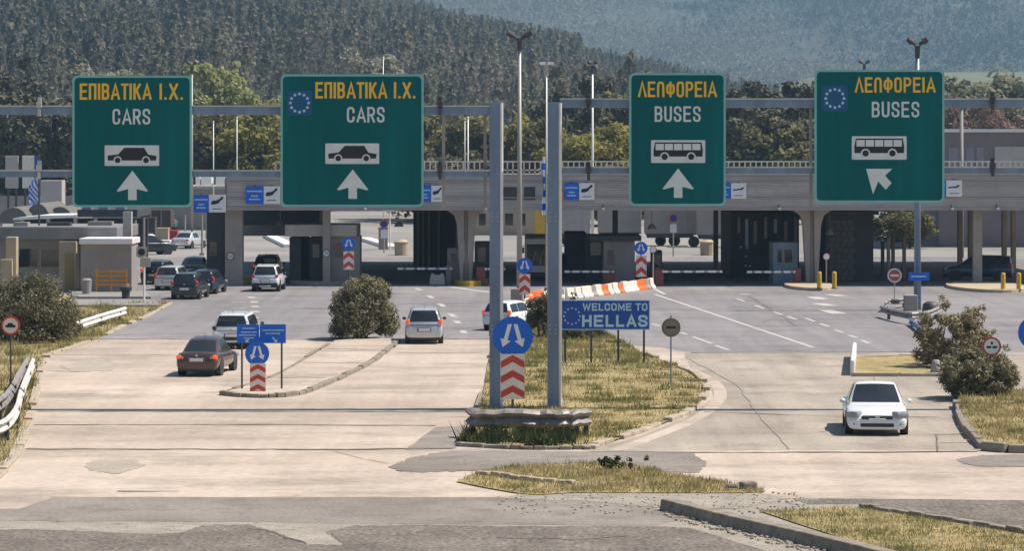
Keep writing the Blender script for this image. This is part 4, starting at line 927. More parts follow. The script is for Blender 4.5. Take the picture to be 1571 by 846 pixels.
for k, (px, y) in enumerate(((1134, 378), (1142, 378), (1142, 392), (1141, 407), (1149, 407))):
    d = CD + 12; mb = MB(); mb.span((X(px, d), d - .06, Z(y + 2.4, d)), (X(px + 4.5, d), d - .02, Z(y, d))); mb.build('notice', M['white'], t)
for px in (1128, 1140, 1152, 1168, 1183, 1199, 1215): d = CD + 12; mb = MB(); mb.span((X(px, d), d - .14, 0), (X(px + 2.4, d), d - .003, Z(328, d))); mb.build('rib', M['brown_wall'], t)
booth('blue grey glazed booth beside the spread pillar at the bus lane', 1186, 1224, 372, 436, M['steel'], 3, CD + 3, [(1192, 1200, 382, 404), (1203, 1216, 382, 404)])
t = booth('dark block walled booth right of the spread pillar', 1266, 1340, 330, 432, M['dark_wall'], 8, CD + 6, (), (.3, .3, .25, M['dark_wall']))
blk = mat('grey_blockwork', (.12, .11, .105), .9, .25, 3.0); d = CD + 6; mb = MB()
for r in range(11):
    for c in range(4): mb.span((X(1270 + c * 10 + (r % 2) * 3, d), d - .05, .1 + r * .36), (X(1278.6 + c * 10 + (r % 2) * 3, d), d - .003, .42 + r * .36))
mb.build('blockwork', blk, t)
for px in (1350, 1362, 1382, 1392): d = CD + 12; pil(px, px + 5, d, 355 + (px % 3) * 8, 'wall_beige', dep=.4, parent=t) if False else None
# posts in the gap right of the dark booth
for i, (px, yt, m) in enumerate(((1352, 372, 'dark'), (1361, 366, 'pole'), (1368, 368, 'wall'), (1385, 366, 'wall_beige'))):
    d = CD + 8 + i; mb = MB(); mb.span((X(px, d), d, 0), (X(px + 5, d), d + .3, Z(yt, d))); mb.box((X(px + 2.5, d), d + .15, Z(yt, d) + .03), (.3, .4, .06)); o = mb.build('gate_post', M[m], bevel=.02)
    tag(o, ('dark gate post nearest the block walled booth', 'slim grey gate post in the gap right of the block walled booth', 'broad grey gate post just behind the no entry sign', 'beige gate post left of the right lamp post')[i], 'post', 'posts right of the block walled booth')
booth('booth in shade tone attached to the left side of the end pillar', 317, 344, 322, 434, M['dark_wall'], 7, CD + 1.8, [(322, 332, 372, 392)])  # dark wall colour stands in for the booth's shaded side
_d = CD + 36; mb = MB(); mb.span((X(362, _d), _d, Z(362, _d)), (X(440, _d), _d + .8, Z(346, _d))); mb.build('rear_beam', M['wall'], canopy, bevel=.03)
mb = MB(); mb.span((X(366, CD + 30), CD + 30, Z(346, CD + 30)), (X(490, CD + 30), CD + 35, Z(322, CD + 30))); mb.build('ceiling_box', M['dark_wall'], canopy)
# small fittings under and on the canopy
for lb, px, py, b in (('round parking ban disc on a post under the narrow bus sign', 1033, 335, 394), ('round parking ban disc on a post beyond the left lanes', 589, 344, 388)):
    d = D(b); t = thing('parking_sign', lb, 'traffic sign', (X(px, d), d, 0)); r_s = 6.5 * d / F
    mb = MB(); mb.disc((X(px, d), d, Z(py, d)), r_s, .05, 28); mb.build('sign_disc', M['red'], t); mb = MB(); mb.disc((X(px, d), d - .01, Z(py, d)), r_s * .72, .02, 28); mb.build('sign_face', M['blue'], t)
    mb = MB(); mb.span((X(px - 5, d), d, Z(py + 22, d)), (X(px + 5, d), d + .04, Z(py + 9, d))); mb.build('lower_plate', M['white'], t); mb = MB(); mb.tube((X(px, d), d + .1, 0), (X(px, d), d + .1, Z(py, d)), .06, .06, 8); mb.build('post', M['pole'], t)
for i, (px, y0, y1) in enumerate(((1273, 319, 352), (612, 319, 340), (1000, 319, 344), (430, 319, 338))):
    d = CD + 6; t = thing('hanging_lamp', ('lamp hanging under the canopy right of the bus lane pillar', 'lamp hanging under the canopy left of the brown clad booth', 'lamp hanging under the canopy behind the narrow bus sign', 'lamp hanging under the canopy left of the second car sign')[i], 'lamp', (X(px, d), d, Z(y1, d)), 'lamps hanging under the canopy')
    mb = MB(); mb.tube((X(px, d), d, Z(y1, d)), (X(px, d), d, Z(y0 - 4, d)), .025, .025, 6); mb.build('rod', M['pole'], t); mb = MB(); mb.lathe([(.1, .35), (.28, .12), (.3, 0)], (X(px, d), d, Z(y1 + 8, d)), 14); mb.build('lamp_shade', M['pole'], t)
mb = MB(); d = CD - .2; mb.span((X(858.5, d), d, Z(308, d)), (X(865, d), d + .15, Z(296, d))); o = mb.build('warning_lamp', M['orange'], bevel=.03); tag(o, 'small orange lamp box beside the right gantry post on the canopy front', 'lamp')
for i, px in enumerate((560, 745, 925, 1195, 1460, 1530)):
    d = CD - .3; t = thing('security_camera', ('camera under the second car sign edge of the canopy', 'camera on the canopy front just left of the left gantry post', 'camera on the canopy front left of the narrow bus sign', 'camera on the canopy front between the two bus signs', 'camera on the canopy front right of the wide bus sign', 'camera on the canopy front nearest the right edge')[i], 'camera', (X(px, d), d, Z(322, d)), 'cameras on the canopy edge')
    mb = MB(); mb.box((X(px, d), d - .15, Z(321, d)), (.16, .42, .16)); mb.build('housing', M['wall_pale'], t, bevel=.03); mb = MB(); mb.tube((X(px, d), d + .05, Z(321, d)), (X(px, d), d + .25, Z(315, d)), .04, .04, 6); mb.build('bracket', M['dark'], t)
# speed limit discs
def limit(label, px, py, r, d, s):
    t = thing('speed_limit_sign', label, 'traffic sign', (X(px, d), d, Z(py, d)), 'round speed limit signs'); x, z, rr = X(px, d), Z(py, d), r * d / F
    mb = MB(); mb.disc((x, d, z), rr, .05, 28); mb.build('sign_disc', M['dark'] if s else M['red'], t); mb = MB(); mb.disc((x, d - .008, z), rr * .82, .02, 28); mb.build('sign_face', M['white'], t)
    if s: text('numerals', s, x - rr * .5, x + rr * .5, z - rr * .36, z + rr * .36, d - .008, M['black'], t)
    return t
limit('round 20 limit sign fixed on the left end pillar', 353.5, 393.5, 5.4, CD + 1.1, '20'); limit('round 20 limit sign fixed on the white beam pillar', 500.5, 389, 5.6, CD + 1.3, '20')
for lb, px, py, d0, b in (('small pale round sign on a post at the left end of the barrier arm', 1002, 383, CD - 1, 441), ('small pale round sign right of the spread pillar at the bus lane', 1268, 394, CD - .4, 442)):
    d = d0; t = limit(lb, px, py, 5.5, d, ''); mb = MB(); mb.tube((X(px, d), d + .08, 0), (X(px, d), d + .08, Z(py, d)), .05, .05, 8); mb.build('post', M['pole'], t)
# barrier gates
def gate(label, cx0, cx1, base, top, arm_x, arm_y, d, m='red'):
    t = thing('barrier_gate', label, 'barrier', (X((cx0 + cx1) / 2, d), d, 0), 'barrier gates across the lanes')
    mb = MB(); mb.span((X(cx0, d), d, 0), (X(cx1, d), d + .5, Z(top, d))); mb.build('cabinet', mat('dull_red_paint', (.20, .05, .045), .6) if m == 'red' else M['wall'], t, bevel=.03)
    mb = MB(); mb.span((X(arm_x[0], d), d - .1, Z(arm_y + 1.6, d)), (X(arm_x[1], d), d - .03, Z(arm_y - 1.6, d))); mb.build('arm', M['white'], t)
    n = 5; L = arm_x[1] - arm_x[0]
    for k in range(n): q = arm_x[0] + L * (k + .5) / n; mb = MB(); mb.span((X(q, d), d - .104, Z(arm_y + 1.6, d)), (X(q + L / n * .3, d), d - .1002, Z(arm_y - 1.6, d))); mb.build('arm_band', M['wall'], t)
gate('lowered white barrier arm left of the spread pillar', 684, 692, 434, 408, (610, 694), 412.5, CD + 2, 'wall')
gate('red barrier cabinet left of the gantry post with short arm', 731, 745, 436, 410, (744, 775), 413, CD + .4)
gate('lowered white barrier arm behind the welcome sign', 926, 944, 436, 414, (866, 942), 417, CD + 1)
gate('red barrier cabinet right of the striped barriers with long white arm', 1005, 1018, 440, 413, (1016, 1108), 417, CD - .4)
gate('red barrier cabinet left of the bus lane pillar with white arm', 1218, 1229, 438, 412, (1146, 1220), 417.5, CD + .4)
# water filled block
p = G(671, 438); s = p.y / F; mb = MB(); mb.box((p.x, p.y, .42), (24 * s, .5, .5), taper=(.85, .6)); mb.box((p.x, p.y, .1), (24 * s, .6, .16)); mb.box((p.x - .3, p.y, .71), (.2, .3, .1)); mb.box((p.x + .3, p.y, .71), (.2, .3, .1)); o = mb.build('water_barrier', M['wall_pale'], bevel=.04); tag(o, 'pale plastic block barrier at the edge of the canopy shade', 'barrier block')
# striped barriers: an arc of single plastic blocks
def proto_jersey(m, L=.82, h=.66):
    mb = MB(); poly = [(-.28, 0), (.28, 0), (.28, .12), (.14, .3), (.10, h), (-.10, h), (-.14, .3), (-.28, .12)]
    vs = [(-L / 2, p[0], p[1]) for p in poly] + [(L / 2, p[0], p[1]) for p in poly]; n = len(poly)
    mb.add(vs, [tuple(range(n)), tuple(range(2 * n - 1, n - 1, -1))] + [(i, i + n, (i + 1) % n + n, (i + 1) % n) for i in range(n)])
    return mb.build('plastic_barrier', m, bevel=.03)
proto = {'o': proto_jersey(M['orange']), 'w': proto_jersey(M['white_pl']), 'g': proto_jersey(M['wall'])}
used = set()
path = smooth_px([(797, 486), (806, 480), (812, 472), (824, 464), (845, 460), (866, 459.5), (890, 457.5), (915, 454), (950, 450), (1000, 443)], 8)
Wp = [G(*p) for p in path]; acc = 0; nxt = 0; seq = 'owwoowoowowowwowwowwowwwoogowwow'; k = 0
ordn = ['first', 'second', 'third', 'fourth', 'fifth', 'sixth', 'seventh', 'eighth', 'ninth', 'tenth', 'eleventh', 'twelfth', 'thirteenth', 'fourteenth', 'fifteenth', 'sixteenth', 'seventeenth', 'eighteenth', 'nineteenth', 'twentieth']
pos = []
for i in range(len(Wp) - 1):
    L = (Wp[i + 1] - Wp[i]).length
    while nxt <= acc + L:
        q = Wp[i].lerp(Wp[i + 1], (nxt - acc) / L); t = Wp[i + 1] - Wp[i]; pos.append((q, math.atan2(t.y, t.x))); nxt += .86 if (len(pos) != 3) else .9
    acc += L
NJ = len(pos); cnt = {'o': 0, 'w': 0, 'g': 0}; cname = {'o': 'orange', 'w': 'white', 'g': 'grey'}
JP = pos
for i, (q, a) in enumerate(pos):
    qx = CX + q.x * F / q.y
    c = 'o' if (qx < 803 or 808 < qx < 813 or 815 < qx < 830 or 856 < qx < 868 or 917 < qx < 933 or 946 < qx < 954 or 976 < qx < 986) else ('g' if 986 <= qx < 992 or 903 < qx < 910 else 'w')
    o = proto[c] if c not in used else proto[c].copy()
    if c in used: COL.objects.link(o)
    used.add(c); o.location = q; o.rotation_euler = (0, 0, a + random.uniform(-.13, .13)); o.scale = (random.uniform(.92, 1.02), 1, random.uniform(.9, 1.02)); cnt[c] += 1
    nn = ordn[cnt[c] - 1] if cnt[c] <= 20 else str(cnt[c]) + 'th'
    tag(o, '%s plastic barrier block, the %s %s one from the left in the curved row' % (cname[c], nn, cname[c]), 'barrier block', 'plastic barrier blocks in a curved row')
# ================================================================ LEFT BUILDINGS
d = 176.0
t = thing('kiosk', 'small grey kiosk with white roof at the left checkpoint', 'kiosk', (X(163, d), d, 0))
mb = MB(); mb.span((X(124, d), d, 0), (X(202, d), d + 3, Z(375, d))); mb.build('wall', M['wall'], t, bevel=.02)
mb = MB(); mb.span((X(122, d), d - .2, Z(375, d) + .004), (X(204, d), d + 3.4, Z(366, d))); mb.build('roof', M['roof_white'], t, bevel=.03)
mb = MB()
for q in (140, 156, 172, 188): mb.span((X(q, d) - .02, d - .02, 0), (X(q, d) + .02, d - .002, Z(376, d)))
mb.build('panel_seam', M['pole'], t)
t = thing('office_building', 'long low grey office with flat roof and dark windows at left', 'building', (X(60, 180), 180, 0)); d = 180
mb = MB(); mb.span((X(-60, d), d, 0), (X(122, d), d + 9, Z(367, d))); mb.build('wall', M['wall'], t)
mb = MB(); mb.span((X(-70, d), d - .6, Z(367, d) + .004), (X(182, d), d + 9.5, Z(349, d))); mb.build('roof', mat('grey_roof_slab', (.20, .20, .21), .85, .2, .6), t, bevel=.03)
mb = MB(); mb.span((X(-70, d), d - .62, Z(349.5, d)), (X(182, d), d - .2, Z(347.5, d))); mb.build('lit_roof_edge', M['wall_pale'], t)  # pale strip paints the thin sunlit top of the roof slab
mb = MB(); mb.span((X(182, d), d + 2, 0), (X(195, d), d + 2.6, Z(326, d))); mb.build('chimney_stack', M['wall_pale'], t)
for k, (a_, b_2) in enumerate(((-40, -5), (12, 34), (60, 96), (120, 158))): mb = MB(); mb.span((X(a_, d), d + 1 + k, Z(349, d)), (X(b_2, d), d + 2 + k, Z(343.5 - k % 2, d))); mb.build('roof_unit', M['wall'] if k % 2 else M['dark'], t)
for a, b in ((28, 59), (62, 92)):
    mb = MB(); mb.span((X(a, d), d - .04, Z(411, d)), (X(b, d), d + .02, Z(381, d))); w = mb.build('window_frame', M['pole'], t); mb = MB(); mb.span((X(a + 1, d), d - .06, Z(410, d)), (X(b - 1, d), d - .0401, Z(382, d))); mb.build('pane', M['glass'], w)
mb = MB(); mb.span((X(95, d), d - 1.2, 0), (X(121, d), d, Z(370, d))); mb.build('porch_wall', M['wall_beige'], t); 
mb = MB(); mb.span((X(104, d), d - 1.24, 0), (X(117, d), d - 1.203, Z(388, d))); mb.build('door', mat('yellow_brown_door', (.30, .23, .08), .6), t)
d = 177; mb = MB(); mb.span((X(9, d), d, 0), (X(25, d), d + .8, Z(364, d))); mb.span((X(2, d), d - .3, 0), (X(20, d), d, Z(398, d))); o = mb.build('gate_pier', M['wall_beige'], bevel=.03); tag(o, 'beige concrete pier in front of the low grey office', 'pier')
# orange trolley rack by the kiosk
d = D(452); t = thing('trolley_rack', 'orange metal rack in front of the grey kiosk', 'rack', (X(171, d), d, 0))
for y in (417, 424, 431, 437): mb = MB(); mb.span((X(146, d), d, Z(y + 1.6, d)), (X(195, d), d + .08, Z(y - 1.6, d))); mb.build('rail', mat('dull_orange', (.50, .22, .02), .55), t)
for px in (147, 170, 193): mb = MB(); mb.span((X(px, d) - .04, d + .09, .1), (X(px, d) + .04, d + .17, Z(414, d))); mb.build('post', MATS['dull_orange'], t)
mb = MB(); mb.span((X(146, d), d + .18, .5), (X(195, d), d + .9, .6)); mb.build('shelf', MATS['dull_orange'], t)
mb = MB(); d = D(455); mb.lathe([(.25, .14), (.3, .9), (.32, .95), (.2, 1.05)], (X(133, d), d, 0), 14); o = mb.build('rubbish_bin', M['wall'], bevel=.01); tag(o, 'grey bin with stripes left of the orange rack', 'bin')
mb = MB(); d = D(462); mb.lathe([(.22, .14), (.24, .6), (.34, .62), (.36, .8), (.2, .9)], (X(193, d), d, 0), 14); o = mb.build('flower_pot', M['dark_wall'], bevel=.01); tag(o, 'dark round pot at the kiosk pavement edge', 'pot')
# blue post sign by the queue
d = D(468); x = X(221, d); t = thing('post_sign', 'grey plate sign with dark disc on a white post beside the queue', 'sign', (x, d, 0))
mb = MB(); mb.tube((x, d + .05, 0), (x, d + .05, Z(379, d)), .06, .06, 8); mb.build('post', M['galv_white'], t)
mb = MB(); mb.span((X(209, d), d - .02, Z(394, d)), (X(225, d), d + .02, Z(379, d))); mb.build('sign_plate', M['wall_pale'], t); mb = MB(); mb.disc((X(217, d), d - .03, Z(387, d)), .2, .008, 20); mb.build('symbol', M['black'], t)
mb = MB(); mb.span((X(215, d), d - .03, Z(410, d)), (X(231, d), d + .01, Z(396, d))); mb.build('lower_plate', M['wall_pale'], t)
# fence band / boundary wall behind on the left
d = 338; mb = MB(); mb.span((-90, d, -.05), (X(346, d), d + .5, Z(301, d))); o = mb.build('boundary_wall', M['wall']); tag(o, 'long pale boundary wall behind the lorry park', 'wall')
t = thing('store_building', 'low store with white roof panels behind the first car sign', 'building', (X(300, 320), 320, 0)); d = 320
mb = MB(); mb.span((X(180, d), d, 0), (X(352, d), d + 10, Z(290, d))); mb.build('wall', M['wall'], t); mb = MB(); mb.span((X(170, d), d - .5, Z(290, d) + .004), (X(356, d), d + 12, Z(285.5, d))); mb.build('roof', M['wall_pale'], t)
for k, (a, b) in enumerate(((297, 304), (305, 322), (328, 342), (343, 356))): mb = MB(); mb.span((X(a, d), d + 2, Z(284.6, d)), (X(b, d), d + 4, Z(272, d))); mb.build('roof_unit', M['roof_white'], t, bevel=.05)
# left lean-to roofs
t = thing('shelter', 'dark shelter with pale sloping roof left of the queue', 'shelter', (X(80, 230), 230, 0)); d = 230
mb = MB(); mb.prism([(X(20, d), Z(338, d)), (X(118, d), Z(334, d)), (X(118, d), Z(330, d)), (X(60, d), Z(331, d)), (X(20, d), Z(335, d))], d, d + 8); mb.build('roof', M['roof_white'], t)
mb = MB(); mb.span((X(118, d), d + .2, Z(333, d)), (X(210, d), d + 9, Z(322, d))); mb.build('flat_roof', M['dark_wall'], t)
for q_ in (124, 150, 176): mb = MB(); mb.span((X(q_, d), d + .5, Z(322, d)), (X(q_ + 14, d), d + 2, Z(318, d))); mb.build('roof_unit', M['steel'], t)
for px in (30, 70, 112, 143, 190): mb = MB(); mb.span((X(px, d), d + .3, 0), (X(px + 5, d), d + .7, Z(334, d))); mb.build('pillar', M['wall_pale'], t)
mb = MB(); mb.span((X(10, d), d + 6, 0), (X(212, d), d + 6.4, Z(338, d))); mb.build('back_wall', M['dark_wall'], t)
# arched covers behind
for i, (px, w, yt, lb) in enumerate(((20, 50, 318, 'arched grey cover at far left behind the office'), (58, 40, 312, 'middle arched grey cover beyond the office roof'), (92, 44, 317, 'arched grey cover left of the first car sign'))):
    d = 262 + i * 3; cx, r = X(px, d), w / 2 * d / F; mb = MB(); zt = Z(yt, d); z0 = Z(345, d)
    mb.prism([(cx - r, -.02), (cx + r, -.02), (cx + r, z0)] + [(cx + r * math.cos(k * math.pi / 10), z0 + (zt - z0) * math.sin(k * math.pi / 10)) for k in range(1, 10)] + [(cx - r, z0)], d, d + 12); o = mb.build('arched_shelter', mat('dull_cover', (.13, .12, .115), .8), bevel=.05); tag(o, lb, 'shelter', 'arched covers on the left')
# right rear hall
t = thing('freight_hall', 'large grey freight hall with pale eaves at far right', 'building', (X(1540, 262), 262, 0)); d = 262
mb = MB(); mb.span((X(1440, d), d, -.05), (X(1900, d), d + 30, Z(203, d))); mb.build('wall', mat('mauve_grey_wall', (.20, .17, .175), .8, .1, .5), t); mb = MB(); mb.span((X(1436, d), d - .5, Z(203, d) + .004), (X(1910, d), d + 31, Z(198, d))); mb.build('roof', M['roof_white'], t)
for a, b in ((1526, 1600),): mb = MB(); mb.span((X(a, d), d - .08, Z(260, d)), (X(b, d), d - .002, Z(225, d))); mb.build('pale_panel', M['wall_pale'], t)
for a, b in ((1482, 1494), (1498, 1509), (1455, 1470)): mb = MB(); mb.span((X(a, d), d - .06, Z(255, d)), (X(b, d), d - .003, Z(226, d))); mb.build('door_panel', mat('lilac_door', (.24, .22, .26), .6), t)
# building behind the centre
t = thing('customs_house', 'beige customs house seen under the canopy between the gantries', 'building', (X(790, 300), 300, 0)); d = 300
mb = MB(); mb.span((X(722, d), d, 0), (X(845, d), d + 10, Z(310, d))); mb.build('wall', M['wall_beige'], t); mb = MB(); mb.span((X(715, d), d - .6, Z(310, d) + .004), (X(850, d), d + 11, Z(303, d))); mb.build('roof', M['wall'], t)
for a, b in ((775, 787), (795, 806), (735, 745)): mb = MB(); mb.span((X(a, d), d - .05, Z(346, d)), (X(b, d), d - .002, Z(328, d))); mb.build('window', M['glass'], t)
mb = MB(); mb.span((X(820, d), d - .06, 0), (X(836, d), d - .002, Z(322, d))); mb.build('door', M['yellow'], t)
# clutter on the lot between the first car sign and the end pillar
for lb, x0, x1, y0, y1, m, nm in (('left one of two low white concrete blocks on the lot', 231, 244.5, 371, 383, 'roof_white', 'concrete_block'), ('right one of two low white concrete blocks on the lot', 246.5, 260, 371, 383, 'roof_white', 'concrete_block'), ('beige cabin standing behind the two white concrete blocks', 240, 258, 352, 376, 'wall_beige', 'site_cabin'), ('brownish panel hoarding left of the beige cabin', 221, 238, 336, 374, 'brown_wall', 'hoarding'), ('reddish crate stack between the beige cabin and the pale saloon', 260, 272, 356, 380, 'red', 'crate_stack'), ('white container at the back of the lot under the first car sign', 222, 240, 322, 352, 'roof_white', 'container'), ('pale grey cabin near the end pillar at the back of the lot', 272, 294, 326, 352, 'wall_pale', 'site_cabin')):
    d = D(y1); mb = MB(); mb.span((X(x0, d), d, -.02), (X(x1, d), d + 1.2, Z(y0, d))); k_ = (X(x1, d) - X(x0, d)); mb.span((X(x0, d) - .04, d - .05, Z(y0, d) - .0), (X(x1, d) + .04, d + 1.25, Z(y0, d) + .12)); mb.span((X(x0, d) + k_ * .3, d - .04, .0), (X(x0, d) + k_ * .36, d - .002, Z(y0, d) - .1)); o = mb.build(nm, M[m], bevel=.03); tag(o, lb, nm.replace('_', ' '))
for px, yb, yt, lb in ((208, 420, 338, 'thin steel post close to the right wall of the grey kiosk'), (221, 408, 334, 'thin steel post behind the disc plate sign by the queue'), (310, 392, 330, 'thin steel post right of the pale saloon on the lot, the nearer one'), (317, 378, 322, 'thin steel post hidden by the dark booth at the end pillar'), (284, 372, 330, 'thin steel post rising behind the roof of the pale saloon on the lot')):
    p = G(px, yb); mb = MB(); mb.tube((p.x, p.y, 0), (p.x, p.y, Z(yt, p.y)), .09, .08, 8); mb.box((p.x, p.y, .1), (.4, .4, .2)); o = mb.build('steel_post', M['pole']); tag(o, lb, 'post', 'thin steel posts on the left lot')
# low retaining kerbs on the lorry park
for k, (a, b) in enumerate((((560, 369), (605, 383)), ((412, 364), (445, 380)))):
    mb = MB(); strip(mb, [G(*a), G(*b)], 1.1, -.03, .3); struct(mb.build('lot_kerb', M['roof_white'], bevel=.03))
p = G(588, 383); mb = MB(); mb.box((p.x, p.y, .9), (.8, .6, 1.8)); mb.box((p.x, p.y - .02, 1.88), (.9, .7, .12)); mb.box((p.x - .2, p.y - .31, 1.0), (.3, .02, 1.2)); o = mb.build('utility_cabinet', M['wall'], bevel=.03); tag(o, 'small utility cabinet on the kerb beyond the left lanes', 'cabinet')
thin_sign = G(589, 384); mb = MB(); mb.tube(thin_sign + Vector((.5, .4, 0)), thin_sign + Vector((.5, .4, 4.3)), .06, .05, 8); mb.span((thin_sign.x + .1, thin_sign.y + .3, 3.3), (thin_sign.x + .9, thin_sign.y + .36, 4.2)); o = mb.build('post_sign', M['galv_white']); tag(o, 'white post sign beside the utility cabinet beyond the left lanes', 'sign')
p = G(616, 392); mb = MB(); mb.lathe([(.55, 0), (.6, 1.0), (.65, 1.1), (.3, 1.3)], (p.x, p.y, 0), 14); o = mb.build('rubbish_bin', M['wall_beige'], bevel=.02); tag(o, 'beige bin with dark lid left of the brown clad booth', 'bin')
p = G(1085, 392); mb = MB(); mb.lathe([(.55, 0), (.6, 1.0), (.65, 1.1), (.3, 1.3)], (p.x, p.y, 0), 14); o = mb.build('rubbish_bin', M['wall_beige'], bevel=.02); tag(o, 'beige bin under the canopy left of the dark booth row', 'bin')
# ================================================================ VEHICLES
def paint(name, col, rough=.28, metal=.0): return mat(name, col, rough, .04, 1.0, metal=metal, coat=.6)
def loft(stations, n_cap=True):
    """stations: (y, zb, zt, w) -> closed body shell"""
    mb = MB(); ring = []
    for y, zb, zt, w in stations:
        zm = zb + (zt - zb) * .45
        half = [(0, zb), (.80 * w, zb), (.965 * w, zb + (zt - zb) * .12), (1.0 * w, zm), (.975 * w, zb + (zt - zb) * .82), (.90 * w, zt - .02), (.5 * w, zt + .012), (0, zt + .02)]
        pts = half + [(-x, z) for x, z in half[-2:0:-1]]
        ring.append([(x, y, z) for x, z in pts])
    k = len(ring[0]); vs = [p for r in ring for p in r]; fs = []
    for j in range(len(ring) - 1):
        for i in range(k): fs.append((j * k + i, j * k + (i + 1) % k, (j + 1) * k + (i + 1) % k, (j + 1) * k + i))
    fs += [tuple(range(k)), tuple(range((len(ring) - 1) * k, len(ring) * k))]
    return mb.add(vs, fs)
def car(name, label, cat, L, Wd, Ht, kind, pm, loc, yaw=0, brake=False, group=None, dark_bumper=False, dark_lamp=None):
    """nose along +Y in its own space; yaw 0 shows the tail to the camera"""
    t = thing(name, label, cat, (0, 0, 0), group); w = Wd / 2
    kw = dict(local=True)
    zb = .23 if kind != 'suv' else .29
    belt = Ht * (.635 if kind != 'suv' else .63)
    hood = belt - (.05 if kind != 'suv' else .02)
    tail = belt + (.05 if kind == 'sedan' else .02)
    q = L / 2
    st = [(-q + .0, zb + .16, belt - .30, w * .78), (-q + .02, zb + .05, belt - .20, w * .88), (-q + .10, zb + .01, tail - .09, w * .95), (-q + .22, zb, tail - .015, w * .975), (-q + .55, zb, tail, w * .995), (-q * .35, zb - .02, belt, w), (0, zb - .02, belt - .015, w), (q * .36, zb - .02, belt - .03, w), (q * .50, zb, hood + .01, w * .995), (q * .68, zb, hood - .05, w * .985), (q * .84, zb, hood - .13, w * .955), (q - .16, zb - .05, hood - .22, w * .94), (q - .05, zb - .05, hood - .31, w * .90), (q, zb + .02, hood - .42, w * .82)]
    body = loft(st).build('body', pm, t, smooth=True, subsurf=2, **kw)
    # greenhouse: one curved surface S(u, v), u along the roof line from the tail, v across
    z0, z1 = belt - .10, Ht
    prof = {'sedan': [(-q * .74, z0), (-q * .56, belt + .16), (-q * .34, z1 - .07), (-q * .05, z1), (q * .10, z1 - .025), (q * .30, belt + .20), (q * .54, z0)],
            'hatch': [(-q + .07, z0), (-q + .16, belt + .18), (-q + .36, z1 - .06), (-q * .25, z1), (q * .10, z1 - .03), (q * .34, belt + .20), (q * .60, z0)],
            'suv': [(-q + .08, z0), (-q + .17, belt + .2), (-q + .34, z1 - .05), (-q * .25, z1), (q * .10, z1 - .03), (q * .32, belt + .2), (q * .56, z0)]}[kind]
    fine = smooth_px(prof, 8); cum = [0]
    for a, b in zip(fine, fine[1:]): cum.append(cum[-1] + math.hypot(b[0] - a[0], b[1] - a[1]))
    tot = cum[-1]; uk = [cum[8 * k] / tot for k in range(7)]
    ya, yb_ = prof[0][0], prof[-1][0]
    def S(u, v_):
        L = u * tot; k = 0
        while k < len(cum) - 2 and cum[k + 1] < L: k += 1
        f = (L - cum[k]) / max(1e-9, cum[k + 1] - cum[k]); y = fine[k][0] + (fine[k + 1][0] - fine[k][0]) * f; z = fine[k][1] + (fine[k + 1][1] - fine[k][1]) * f
        e = (2 * (y - ya) / (yb_ - ya) - 1); wb = w * ((.90 if kind == 'sedan' else .93) - .06 * e * e); wt = w * ({'sedan': .63, 'hatch': .66, 'suv': .69}[kind] - .03 * e * e)
        hz_ = min(1, max(0, (z - z0) / (z1 - z0))); xe = wb + (wt - wb) * hz_ ** 1.15
        av = abs(v_); sg = 1 if v_ >= 0 else -1
        bow = .05 * math.sin(math.pi * min(1, max(0, u)))
        if av <= .6:
            r = av / .6; sl = (1 - r * r); return Vector((sg * xe * r, y + (-.07 * sl if u < uk[2] else (.10 * sl if u > uk[4] else 0)) * (1 - .0 * r), z + .035 * sl * hz_))
        r = (av - .6) / .4; zz = z + (z0 - z) * r; h2 = min(1, max(0, (zz - z0) / (z1 - z0))); return Vector((sg * (wb + (wt - wb) * h2 ** 1.15 + .012 * math.sin(math.pi * r)), y, zz))
    def patch(u0, u1, v0, v1, nu, nv, off):
        vs, fs = [], []
        for a in range(nu + 1):
            for b in range(nv + 1):
                u = u0 + (u1 - u0) * a / nu; vv = v0 + (v1 - v0) * b / nv; p = S(u, vv)
                if off:
                    n_ = (S(min(1, u + .004), vv) - S(max(0, u - .004), vv)).cross(S(u, vv + .01) - S(u, vv - .01)); n_.normalize()
                    if n_.dot(p - Vector((0, (ya + yb_) / 2, z0 - .2))) < 0: n_ = -n_
                    p = p + n_ * off
                vs.append(p)
        for a in range(nu):
            for b in range(nv): k = a * (nv + 1) + b; fs.append((k, k + 1, k + nv + 2, k + nv + 1))
        mb = MB(); mb.add(vs, fs); return mb
    vs_n = 26
    patch(0, 1, -1, 1, 44, vs_n, 0).build('roof', pm, t, smooth=True, **kw)
    rw0 = .35 if kind == 'sedan' else .50
    def glass(nm, u0, u1, v0, v1): 
        tr = patch(u0 - .006, u1 + .006, v0 - .018, v1 + .018, 10, 10, .006).build(nm + '_seal', M['trim'], t, smooth=True, **kw)
        patch(u0, u1, v0, v1, 10, 10, .012).build(nm, M['glass'], tr, smooth=True, **kw)
    glass('rear_window', uk[0] + (uk[1] - uk[0]) * rw0, uk[2] - (uk[2] - uk[1]) * .18, -.52, .52)
    glass('windscreen', uk[4] + (uk[5] - uk[4]) * .14, uk[5] + (uk[6] - uk[5]) * .62, -.54, .54)
    mid = (uk[2] + uk[4]) / 2 - .01
    for v0, v1 in ((.67, .90), (-.90, -.67)):
        glass('side_window', uk[2] + .02 if kind == 'sedan' else uk[2] + .01, mid - .012, v0, v1); glass('side_window', mid + .012, uk[4] + (uk[5] - uk[4]) * .45, v0, v1)
    wt = w * .66; yr1 = prof[2][0]; yf1 = prof[4][0]
    # wheels
    wr = .315 if kind != 'suv' else .345
